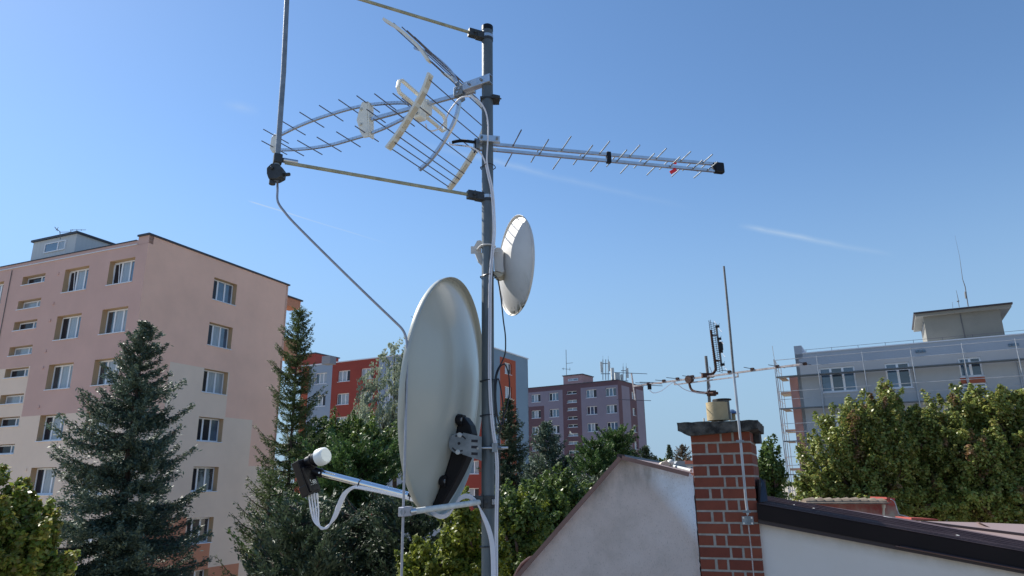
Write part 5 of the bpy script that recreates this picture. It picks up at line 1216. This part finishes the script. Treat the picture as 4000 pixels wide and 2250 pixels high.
lc = BT + (BB - BT) * .70 + fx * .0305
s_ = 1
for (dx, dy, w, h) in ((-.006, 0, .0075, .0055),):
    b = MB(); c0 = lc + sx_ * dx * s_ + vax * dy
    for (a1, a2, ww, hh) in ((0, -h, w, .0012), (0, h, w, .0012), (-w, 0, .0012, h), (w, 0, .0012, h)): b.box(c0 + sx_ * a1 + vax * a2, vax, sx_, fx, hh, ww, .0003)
    b.box(c0, vax, sx_, fx, .002, .005, .0003)
    b.box(lc + sx_ * .012 + vax * (-.008), vax, sx_, fx, .004, .0016, .0003); b.box(lc + sx_ * .008 + vax * .001, vax, sx_, fx, .001, .003, .0003)
    for k in range(4): b.box(lc + sx_ * (-.014 + k * .0095) + vax * .0095, vax, sx_, fx, .0009, .0022, .0003)
    b.build('printed_label', MT['print_w'], body, origin=wpos(body))
for k in range(4):
    dx = 10.5 * k; off_ = (k - 1.5)
    st = [(1206 + dx, 1928, 2.79 - k * .004), (1210 + dx, 1962, 2.79), (1216 + dx * .9, 2000, 2.785), (1228 + dx * .5, 2038, 2.78), (1250 + dx * .2, 2062 + off_ * 3, 2.77), (1278 + dx * .1, 2058 - off_ * 3, 2.765), (1306 + off_ * 4, 2022, 2.76), (1326 + off_ * 5, 1972, 2.755), (1346 + off_ * 5, 1930, 2.75), (1372 + off_ * 3, 1908 + off_, 2.745), (1402, 1904 + off_ * 2.5, 2.74 - k * .002)]
    md = [(1500, 1924 + off_ * 2.2, 2.71), (1600, 1948 + off_ * 2.4, 2.68), (1660, 1975 + off_ * 3, 2.665), (1690, 2003 + off_ * 4, 2.655), (1722, 2018 + off_ * 4, 2.645), (1752, 2008 + off_ * 3, 2.635), (1778, 1975 - off_ * 2, 2.625), (1800, 1945 - off_ * 4, 2.615), (1828, 1938 - off_ * 4, 2.61), (1856, 1955 - off_ * 3, 2.60), (1874, 1985, 2.59), (1888 + off_ * 3, 2015, 2.59), (1906 + off_ * 4, 2058, 2.59), (1920 + off_ * 4, 2110, 2.59), (1926 + off_ * 4, 2170, 2.59), (1928 + off_ * 4, 2250, 2.59), (1928 + off_ * 4, 2400, 2.59)]
    b = MB(); b.tube(pxpath(st + md, 2.7, 6), .0033, 8)
    lab = ['leftmost', 'second', 'third', 'rightmost'][k] + ' of the four white cables hanging from the black converter'
    cbk = tag(b.build('feed_cable', MT['cable_w'], smooth=True), lab, 'cable', 'white feed cables')
    b = MB(); b.tube([P(1206 + dx, 1926, 2.79), P(1209 + dx, 1950, 2.79)], .0048, 8); b.build('weather_boot', MT['fibre_w'], cbk, origin=wpos(cbk))
for (px, py, Y, lab) in ((1407, 1890, 2.752, 'black cable tie round the shiny dish arm'), (1607, 1940, 2.69, 'black cable tie on the dish arm at the dish rim')):
    c_ = P(px, py, Y); b = MB(); ax1 = nrm(np.cross(ad, V(0, 1, 0))); ax2 = np.cross(ad, ax1)
    b.tube([c_ + ax1 * .018 * cos(a) + ax2 * .016 * sin(a) for a in np.linspace(0, 2 * pi, 25)], .0018, 6, caps=False); tag(b.build('cable_tie', MT['cable_b'], smooth=True), lab, 'cable tie', 'black cable ties on the dish arm')

# small white dish on the right
SN = nrm(V(sin(radians(70)), cos(radians(70)), .02)); SC = P(2016, 1037, 2.675)
sd = thing('satellite_dish', SC - V(0, 0, .2), 'small old white dish facing right, mounted right of the mast and mossy at its foot', 'dish')
b = MB(); s1, s2 = dish_shell(b, SC, SN, ZU, .194, .196, .052, .008, flange=.005); o = b.build('reflector', MT['olddish'], sd, smooth=True); solid(o, .0015)
so_ = wpos(sd)
stain(MT['olddish'], (.035, .045, .022), 38, .50, .58, None, ((0, 0, -1), -.040, -.012))
stain(MT['olddish'], (.30, .30, .25), 20, .56, .80, (1, 1, .35), ((0, 0, -1), -.15, -.03))
def sb(w, h, back): return SC + s1 * w + s2 * h - SN * back
b = MB(); cm = P(1956, 1010, 2.655); b.prism([P(1938, 966, 2.63), P(1952, 966, 2.63), P(1964, 976, 2.63), P(1966, 1040, 2.63), P(1969, 1058, 2.63), P(1964, 1066, 2.63), P(1930, 1056, 2.63), P(1928, 975, 2.63)], V(.012, .06, 0)); mnt = b.build('mount_box', MT['olddish'], sd, bevel=.003)
b = MB(); b.prism([P(1928, 1058, 2.632), P(1966, 1068, 2.632), P(1960, 1078, 2.632), P(1944, 1084, 2.632), P(1928, 1080, 2.632)], V(.01, .055, 0)); b.build('mount_foot', MT['pipe'], sd, bevel=.002)
b = MB(); b.prism([P(1839, 962, 2.65), P(1880, 962, 2.65), P(1880, 990, 2.65), P(1839, 990, 2.65)], V(0, .004, 0))
b.prism([P(1852, 962, 2.65), P(1864, 940, 2.65), P(1876, 938, 2.65), P(1884, 944, 2.65), P(1884, 962, 2.65)], V(0, .03, 0))
b.prism([P(1855, 988, 2.652), P(1884, 988, 2.652), P(1884, 1034, 2.652), P(1866, 1016, 2.652)], V(0, .03, 0)); b.build('clamp_jaw', MT['olddish'], sd)
for py, xo in ((964, 0), (991, 0)):
    z = onmast(py); b = MB(); b.tube([V(MX + .030 * cos(a), MY - .002 + .0285 * sin(a), z + .004 * cos(a) * 0) for a in np.linspace(radians(150), radians(400), 26)] if py == 964 else [V(MX + .026, MY - .018, z), V(MX + .044, MY - .018, z)], .0036, 8)
    b.build('u_bolt', MT['olddish'], sd, smooth=True)
b = MB(); z = onmast(963); b.tube([P(1863, 976, 2.65), P(1872, 966, 2.62), V(MX - .022, MY - .022, z)], .0036, 8); b.build('u_bolt', MT['olddish'], sd, smooth=True)

# ============================================================ trees
LM = dict(
    bluespruce=leaf_mat('blue_spruce_needles', [(0.059, 0.091, 0.076), (0.092, 0.140, 0.111), (0.135, 0.194, 0.149), (0.085, 0.114, 0.064), (0.203, 0.255, 0.169)], .55, .15),
    spruce=leaf_mat('dark_spruce_needles', [(0.038, 0.061, 0.038), (0.061, 0.095, 0.051), (0.081, 0.115, 0.068)], .55, .15),
    larch=leaf_mat('larch_needles', [(0.060, 0.098, 0.030), (0.090, 0.135, 0.045), (0.128, 0.165, 0.060), (0.075, 0.090, 0.045)], .6, .25),
    pine=leaf_mat('pine_needles', [(.14, .23, .07), (0.045, 0.090, 0.030), (0.075, 0.135, 0.042), (0.112, 0.180, 0.053)], .5, .2),
    willow=leaf_mat('silver_leaves', [(0.211, 0.259, 0.164), (0.292, 0.341, 0.236), (0.389, 0.438, 0.344), (0.162, 0.194, 0.109)], .5, .35),
    green=leaf_mat('mid_green_leaves', [(0.065, 0.102, 0.023), (0.093, 0.147, 0.032), (0.128, 0.191, 0.045), (0.085, 0.128, 0.038)], .42, .35),
    lime=leaf_mat('yellow_green_leaves', [(0.114, 0.160, 0.020), (0.174, 0.217, 0.027), (0.254, 0.281, 0.041), (0.134, 0.178, 0.041)], .42, .45),
    maple=leaf_mat('maple_leaves', [(0.128, 0.171, 0.036), (0.196, 0.242, 0.056), (0.279, 0.321, 0.080), (0.253, 0.207, 0.061), (0.208, 0.276, 0.061)], .38, .3),
    rusty=leaf_mat('browning_maple_leaves', [(0.198, 0.099, 0.050), (0.270, 0.149, 0.075), (0.162, 0.149, 0.050), (0.216, 0.182, 0.066)], .45, .3),
    chestnut=leaf_mat('chestnut_leaves', [(0.111, 0.155, 0.025), (0.184, 0.241, 0.037), (0.277, 0.310, 0.049), (0.222, 0.172, 0.049), (0.370, 0.379, 0.083)], .38, .35),
    brownconifer=leaf_mat('brown_conifer_needles', [(.16, .10, .07), (.12, .09, .06), (.08, .09, .05)], .6, .1),
)
def quads_obj(name, c, ax, ay, m, parent, fold=0.0, smooth=False):
    """c, ax, ay: (N,3) arrays; one leaf-shaped quad each"""
    N = len(c); v = np.empty((N, 4, 3), np.float32)
    v[:, 0] = c - ax; v[:, 1] = c - ay + ax * .12; v[:, 2] = c + ax; v[:, 3] = c + ay + ax * .12
    v -= wpos(parent)
    me = bpy.data.meshes.new(name); me.vertices.add(N * 4); me.vertices.foreach_set('co', v.ravel())
    me.loops.add(N * 4); me.loops.foreach_set('vertex_index', np.arange(N * 4, dtype=np.int32))
    me.polygons.add(N); me.polygons.foreach_set('loop_start', np.arange(0, N * 4, 4, dtype=np.int32)); me.polygons.foreach_set('loop_total', np.full(N, 4, np.int32))
    me.update(calc_edges=True); me.materials.append(m)
    o = bpy.data.objects.new(name, me); COL.objects.link(o); o.parent = parent; return o
def unit(a): return a / (np.linalg.norm(a, axis=1, keepdims=True) + 1e-9)
def base_of(px, py, Y):
    q = P(px, py, Y); return V(q[0], q[1], 0), float(q[2])

def conifer(px, py, Y, R, zlow, m, label, seed, kind='spruce', dens=1.0, fine=1.0, group=None, power=.85, name='spruce_tree', cat='tree', Rtop=.05, gap=1.0, lean=0.0):
    r = np.random.default_rng(seed); b0, H = base_of(px, py, Y)
    t = thing(name, b0, label, cat, group)
    b = MB(); b.tube([b0, b0 + V(0.05, 0, H * .5), b0 + V(0, 0, H * .97)], [R * .085, R * .05, .015], 10); b.build('trunk', MT['bark'], t, smooth=True)
    C_, AX, AY = [], [], []; lb = MB(); z = H - .12; nlimb = 0
    Hc = H - zlow
    while z > zlow:
        tt = (H - z) / Hc
        L0 = Rtop + R * tt ** power
        nb = int({'spruce': 6 + 4 * min(1, tt * 2), 'pine': 6, 'larch': 5 + 2 * tt}[kind])
        a0 = r.uniform(0, 6.28)
        for k in range(nb):
            az = a0 + 6.283 * k / nb + r.uniform(-.4, .4)
            L = L0 * (r.uniform(.62, 1.12) if kind == 'spruce' else r.uniform(.55, 1.2)) * (1 - lean * cos(az)); zb = z; z = zb + r.uniform(-.16, .16) * min(1, L0)
            dh = V(cos(az), sin(az), 0); side = V(-sin(az), cos(az), 0)
            n = max(4, int(L / (.09 * fine)))
            s = (np.arange(n) + .5) / n
            if kind == 'larch': el, up = .30 - .75 * tt + r.uniform(-.12, .12), .55
            elif kind == 'pine': el, up = .30 + r.uniform(-.2, .3), .35
            else: el, up = .50 - 1.0 * min(1, tt * 1.7) + r.uniform(-.14, .14), .42
            zz = z + L * (el * s * (1 - s * .2) + up * s ** 2.4) + r.uniform(-.1, .1) * min(1, L)
            pts = b0 + np.outer(L * s, dh); pts[:, 2] = zz
            pts += side * (r.uniform(-.1, .1) * L * s ** 2)[:, None]
            if L > .5 and nlimb < 160:
                nlimb += 1; lb.tube([V(b0[0], b0[1], z)] + [pts[i] for i in (n // 3, 2 * n // 3, n - 1)], [.03 * L ** .5, .02 * L ** .5, .012, .005], 5)
            prof = np.sin(np.clip(s * 1.15 + .1, 0, 1) * pi) ** .7
            tl = (L * (.30 if kind == 'spruce' else .26) * prof + .09) * r.uniform(.55, 1.3, n)
            for sg in (-1, 1, 0):
                if sg == 0: dirs = unit(np.tile(dh, (n, 1)) + np.array([0, 0, .15]) + r.normal(0, .25, (n, 3))); ll = np.full(n, .11)
                else: dirs = unit(np.tile(dh * .95 + side * sg, (n, 1)) + np.array([0, 0, {'spruce': -.10, 'larch': -.15, 'pine': .35}[kind]]) + r.normal(0, .14, (n, 3))); ll = tl
                cnt = np.maximum(2, ll / (.019 * fine) * dens * {'spruce': 1, 'pine': 1, 'larch': .9}[kind]).astype(int) * (3 if sg == 0 and kind == 'spruce' else 1)
                idx = np.repeat(np.arange(n), cnt); f = r.random(len(idx))
                p_ = pts[idx] + dirs[idx] * (ll[idx] * f)[:, None]
                if kind == 'larch': p_[:, 2] += ll[idx] * (-.5 * f + .75 * f ** 2.5)
                elif kind == 'spruce': p_[:, 2] -= ll[idx] * f * r.random(len(idx)) * .45; p_ += r.normal(0, .03, p_.shape) * np.minimum(1, L)
                else: p_[:, 2] -= .12 * ll[idx] * f
                p_ += r.normal(0, .018 * fine, p_.shape) + np.array([0, 0, 1]) * (r.normal(0, .028 * fine, len(idx)))[:, None]
                sz = {'spruce': .056, 'pine': .060, 'larch': .048}[kind] * fine * r.uniform(.6, 1.3, len(idx))
                a_ = unit(dirs[idx] * .8 + r.normal(0, .42, p_.shape) + np.array([0, 0, .22 if kind != 'pine' else .5]))
                q_ = unit(np.cross(a_, r.normal(0, 1, p_.shape) * .6 + np.array([0, 0, .9])))
                C_.append(p_); AX.append(a_ * sz[:, None]); AY.append(q_ * (sz * {'spruce': .34, 'pine': .32, 'larch': .26}[kind])[:, None])
            z = zb
        z -= (.17 + .30 * min(1, tt * 1.6)) * gap * {'spruce': 1.0, 'pine': 1.1, 'larch': .95}[kind] * max(.8, fine ** .6)
    n = 60; f = r.random(n) * .4; p_ = b0 + np.column_stack([np.zeros(n), np.zeros(n), H - f + .05]) + r.normal(0, .012, (n, 3)); a_ = unit(r.normal(0, .5, (n, 3)) + np.array([0, 0, .9]))
    C_.append(p_); AX.append(a_ * .045 * fine); AY.append(unit(np.cross(a_, r.normal(0, 1, (n, 3)))) * .013 * fine)
    lb.build('limbs', MT['bark'], t); quads_obj('crown', np.vstack(C_), np.vstack(AX), np.vstack(AY), m, t)
    return t

def broadleaf(px, py, Y, lobes, m, label, seed, n_clump=160, per=130, leaf=.075, clump=.34, group=None, name='broadleaf_tree', hang=0.0, outer=.55, m2=None, m2frac=0., cat='tree', up=.45):
    """lobes: (px, py, rx, rz) in photo pixels at distance Y -> ellipsoids of the crown; the trunk stands under px"""
    r = np.random.default_rng(seed); b0, H = base_of(px, py, Y)
    t = thing(name, b0, label, cat, group)
    sc_ = Y / FPX * 1.02
    E_ = []
    for (lx, ly, rx, rz, *dy) in lobes:
        c_ = P(lx, ly, Y + (dy[0] if dy else 0)); E_.append((c_, rx * sc_, rz * sc_))
    w = np.array([(e[1] * e[1] * e[2]) ** .72 for e in E_]); w /= w.sum()
    ids = r.choice(len(E_), n_clump, p=w); cl = []
    for i in ids:
        c_, rx, rz = E_[i]; d = unit(r.normal(0, 1, (1, 3)))[0]; rad = r.uniform(outer, 1.0) if r.random() < .85 else r.uniform(.2, 1)
        if d[1] > .5 and r.random() < .5: d[1] = -d[1]
        cl.append(c_ + V(d[0] * rx, d[1] * rx, d[2] * rz) * rad)
    cl = np.array(cl); b = MB()
    zc_ = min(e[0][2] - e[2] for e in E_); zc_ = max(zc_, 1.5)
    top = max((e[0] for e in E_), key=lambda q: q[2])
    b.tube([b0, V(b0[0] + .1, b0[1], zc_ * .6), V(*(b0[:2] * .6 + top[:2] * .4), zc_ + .5), top], [.22, .18, .13, .03], 9); b.build('trunk', MT['bark'], t, smooth=True)
    b = MB(); root = V(*(b0[:2] * .6 + top[:2] * .4), zc_ + .4)
    for i in range(0, len(cl), max(1, len(cl) // 60)):
        q = cl[i]; mid = (root * .5 + q * .5) + V(r.normal(0, .15), r.normal(0, .15), .1); b.tube([root + (q - root) * .05, mid, q], [.05, .03, .008], 5)
    b.build('limbs', MT['bark'], t)
    cnt = (per * r.uniform(.5, 1.4, len(cl))).astype(int); idx = np.repeat(np.arange(len(cl)), cnt); N = len(idx)
    rad = clump * r.uniform(.5, 1.5, len(cl))[idx]
    # every clump is a spray of twigs: a leaning axis with the leaves thinning out towards its tip
    cen = np.mean([e[0] for e in E_], axis=0)
    axd = unit(unit(cl - cen) * .55 + np.array([0, -.1, -1.0 if hang else .85]) + r.normal(0, .35, (len(cl), 3)))
    f = r.random(N) ** .8
    d = unit(r.normal(0, 1, (N, 3)))
    wid = rad * (.75 * (1 - f) ** .6 + .10) * (.6 if hang else 1)
    ln = rad * (2.6 if hang else 2.0)
    p_ = cl[idx] + axd[idx] * ((f - .3) * ln)[:, None] + d * (wid * r.random(N) ** .5)[:, None]
    nr = unit(d * .55 + np.array([0, -.12, up]) + r.normal(0, .42, (N, 3)))
    a_ = unit(np.cross(nr, r.normal(0, 1, (N, 3)))); c2_ = np.cross(nr, a_)
    if hang: a_ = unit(a_ * .5 + np.array([0, 0, -1.2])); c2_ = unit(np.cross(nr, a_))
    sz = leaf * r.uniform(.6, 1.3, N)
    sel = np.isin(idx, r.choice(len(cl), int(len(cl) * m2frac), replace=False)) if m2 and m2frac else np.zeros(N, bool)
    for mask, mm_ in ((~sel, m), (sel, m2)):
        if mask.any(): quads_obj('crown', p_[mask], (a_ * sz[:, None])[mask], (c2_ * (sz * .62)[:, None])[mask], mm_, t)
    return t

# left: the big blue spruce in front of block A
conifer(570, 1262, 20, 3.75, 5.5, LM['bluespruce'], 'tall blue spruce in front of the peach block at the left', 1, dens=1.2, power=.80, name='blue_spruce', lean=.10, gap=1.3)
conifer(1172, 1212, 25, 1.5, 6.0, LM['larch'], 'slender larch with drooping open branches between the peach block and the red block', 2, kind='larch', dens=2.0, power=.45, name='larch_tree')
conifer(1060, 1840, 19, 1.6, 6.5, LM['larch'], 'lower larch with bare fan-like branches at the foot of the peach block', 22, kind='larch', dens=1.2, power=.6, name='larch_tree')
# chestnut at the bottom left corner
broadleaf(60, 2150, 11, [(20, 2080, 130, 120), (100, 2190, 110, 100), (-60, 2040, 140, 120), (0, 2260, 210, 120), (190, 2250, 50, 50)], LM['chestnut'], 'sunlit chestnut tree in the bottom left corner', 3, n_clump=210, per=170, leaf=.046, clump=.19, name='chestnut_tree')
# behind the dish
broadleaf(1560, 1500, 45, [(1540, 1400, 55, 80), (1500, 1560, 110, 130), (1590, 1520, 90, 150), (1480, 1700, 120, 120), (1580, 1700, 120, 130)], LM['willow'], 'silvery pale willow in front of the red block left of the large dish', 4, n_clump=300, per=110, leaf=.075, clump=.55, hang=.9, name='willow_tree')
broadleaf(1330, 1760, 34, [(1300, 1720, 100, 60), (1400, 1730, 110, 80), (1480, 1790, 110, 90), (1280, 1800, 90, 80), (1200, 1760, 60, 60)], LM['green'], 'leafy green tree at the foot of the red block left of the large dish', 5, n_clump=230, per=120, leaf=.075, clump=.42)
conifer(1390, 1765, 22, 2.6, 6.2, LM['pine'], 'bushy bright green pine behind the converter and shiny dish arm', 6, kind='pine', dens=1.5, fine=1.3, power=.45, name='pine_tree', Rtop=.6)
conifer(1180, 2010, 17, 2.1, 6.0, LM['spruce'], 'dark spruce in shade below the black converter', 7, kind='pine', dens=1.0, fine=1.2, power=.5, name='pine_tree', Rtop=.5)
conifer(1400, 2000, 19, 2.6, 5.0, LM['spruce'], 'dark shaded spruce under the white hanging cables', 8, kind='spruce', dens=.6, fine=1.2, power=.5, name='spruce_tree', Rtop=.6)
conifer(1620, 1990, 18, 1.9, 5.5, LM['spruce'], 'dark conifer under the large dish beside the lightning wire', 24, kind='pine', dens=1.0, fine=1.2, power=.5, name='pine_tree', Rtop=.6)
broadleaf(1760, 2150, 13, [(1790, 1990, 70, 70), (1830, 2060, 110, 110), (1720, 2180, 110, 90), (1850, 2190, 130, 120), (1620, 2230, 80, 70), (1760, 2280, 200, 100)], LM['lime'], 'yellow green sunlit tree at the foot of the mast', 9, n_clump=240, per=140, leaf=.042, clump=.17)
broadleaf(2030, 2150, 16, [(2010, 1990, 70, 70), (2050, 2080, 90, 100), (2000, 2200, 110, 90), (2090, 2020, 60, 70)], LM['green'], 'olive green tree right of the mast left of the gable', 10, n_clump=130, per=110, leaf=.05, clump=.22, m2=LM['lime'], m2frac=.3)
# right of the mast
conifer(1985, 1560, 42, 3.0, 6.0, LM['spruce'], 'dark spruce right behind the mast in front of the red block', 11, dens=.9, fine=1.5, name='spruce_tree', power=.75)
conifer(2134, 1652, 34, 3.0, 5.0, LM['bluespruce'], 'blue green spruce between the red block and the mauve block', 12, dens=1.0, fine=1.35, name='blue_spruce', power=.72)
conifer(2230, 1790, 34, 2.2, 5.5, LM['spruce'], 'dark spruce in shade at the foot of the mauve block', 13, dens=.9, fine=1.3, power=.6)
conifer(2405, 1690, 31, 2.2, 6.0, LM['pine'], 'tall green pine in front of the mauve block right of its stair windows', 14, kind='pine', dens=1.5, fine=1.2, power=.55, name='pine_tree', Rtop=.3)
conifer(2325, 1730, 30, 1.9, 6.0, LM['pine'], 'green pine left of the tallest pine above the gable slope', 15, kind='pine', dens=1.5, fine=1.2, power=.55, name='pine_tree', Rtop=.35)
conifer(2250, 1880, 26, 2.6, 4.5, LM['spruce'], 'dark pine low above the left roof edge', 16, kind='pine', dens=.9, fine=1.3, power=.45, name='pine_tree', Rtop=.6)
conifer(2520, 1745, 45, 1.7, 7.0, LM['spruce'], 'small spruce just beyond the gable peak at the right end of the mauve block', 17, fine=1.5, power=.7)
conifer(2470, 1760, 40, 2.0, 7.0, LM['spruce'], 'dark conifer peeking over the gable peak', 18, fine=1.5, power=.7)
conifer(2557, 1785, 60, 1.3, 8.0, LM['spruce'], 'tiny conifer top right of the gable peak against the sky', 19, fine=1.8, power=.7)
conifer(2613, 1741, 150, 2.7, 8.0, LM['spruce'], 'thin distant conifer against the sky left of the chimney', 20, fine=4.0, power=.8, dens=.6)
conifer(2664, 1741, 155, 6.0, 9.0, LM['brownconifer'], 'distant brownish wide conifer against the sky next to the chimney', 21, kind='pine', fine=4.4, power=.8, dens=1.0, name='conifer_tree')
broadleaf(2590, 1830, 165, [(2560, 1822, 30, 14), (2640, 1826, 50, 12), (2600, 1830, 60, 14)], LM['green'], 'low distant trees along the skyline beside the chimney', 23, n_clump=60, per=70, leaf=.35, clump=1.0)
broadleaf(2200, 2000, 21, [(2170, 1960, 120, 90), (2100, 2060, 120, 120), (2220, 2050, 110, 120), (2130, 2180, 150, 120), (2030, 2000, 70, 90)], LM['green'], 'mid green tree in the hollow left of the gable slope', 25, n_clump=330, per=110, leaf=.06, clump=.27)
# right side
broadleaf(3010, 1850, 30, [(3005, 1790, 40, 55), (2985, 1860, 60, 80), (3025, 1880, 35, 80), (3000, 1960, 60, 60)], LM['green'], 'loose green tree between the chimney and the scaffolding', 26, n_clump=130, per=95, leaf=.075, clump=.33)
MG = 'row of maples in front of the scaffolded block'
broadleaf(3290, 1750, 19, [(3330, 1690, 120, 100), (3420, 1640, 90, 90), (3260, 1800, 120, 110), (3420, 1800, 150, 130), (3215, 1920, 80, 90), (3350, 1960, 160, 100)], LM['maple'], 'leftmost maple of the row, with a browning patch at its lower left', 27, n_clump=520, per=140, leaf=.044, clump=.24, group=MG, m2=LM['rusty'], m2frac=.06, name='maple_tree')
broadleaf(3480, 1650, 19.5, [(3455, 1585, 60, 60), (3500, 1690, 120, 110), (3585, 1700, 75, 70), (3560, 1810, 150, 130), (3560, 1950, 180, 110)], LM['maple'], 'second maple of the row, with the pointed green top under the narrow window', 28, n_clump=480, per=140, leaf=.044, clump=.24, group=MG, m2=LM['rusty'], m2frac=.03, name='maple_tree')
broadleaf(3760, 1650, 19, [(3700, 1660, 90, 90), (3640, 1720, 80, 80), (3780, 1620, 80, 80), (3740, 1800, 160, 130), (3740, 1950, 180, 110), (3840, 1720, 80, 100)], LM['maple'], 'third maple of the row, with the reddish top in front of the brick-red panel', 29, n_clump=520, per=140, leaf=.044, clump=.24, group=MG, m2=LM['rusty'], m2frac=.12, name='maple_tree')
broadleaf(3960, 1650, 18.5, [(3900, 1610, 70, 70), (3990, 1640, 80, 90), (3950, 1780, 130, 130), (3950, 1950, 150, 110), (4080, 1750, 120, 160)], LM['maple'], 'rightmost maple of the row, cut by the right edge of the picture', 30, n_clump=430, per=140, leaf=.044, clump=.24, group=MG, m2=LM['rusty'], m2frac=.08, name='maple_tree')
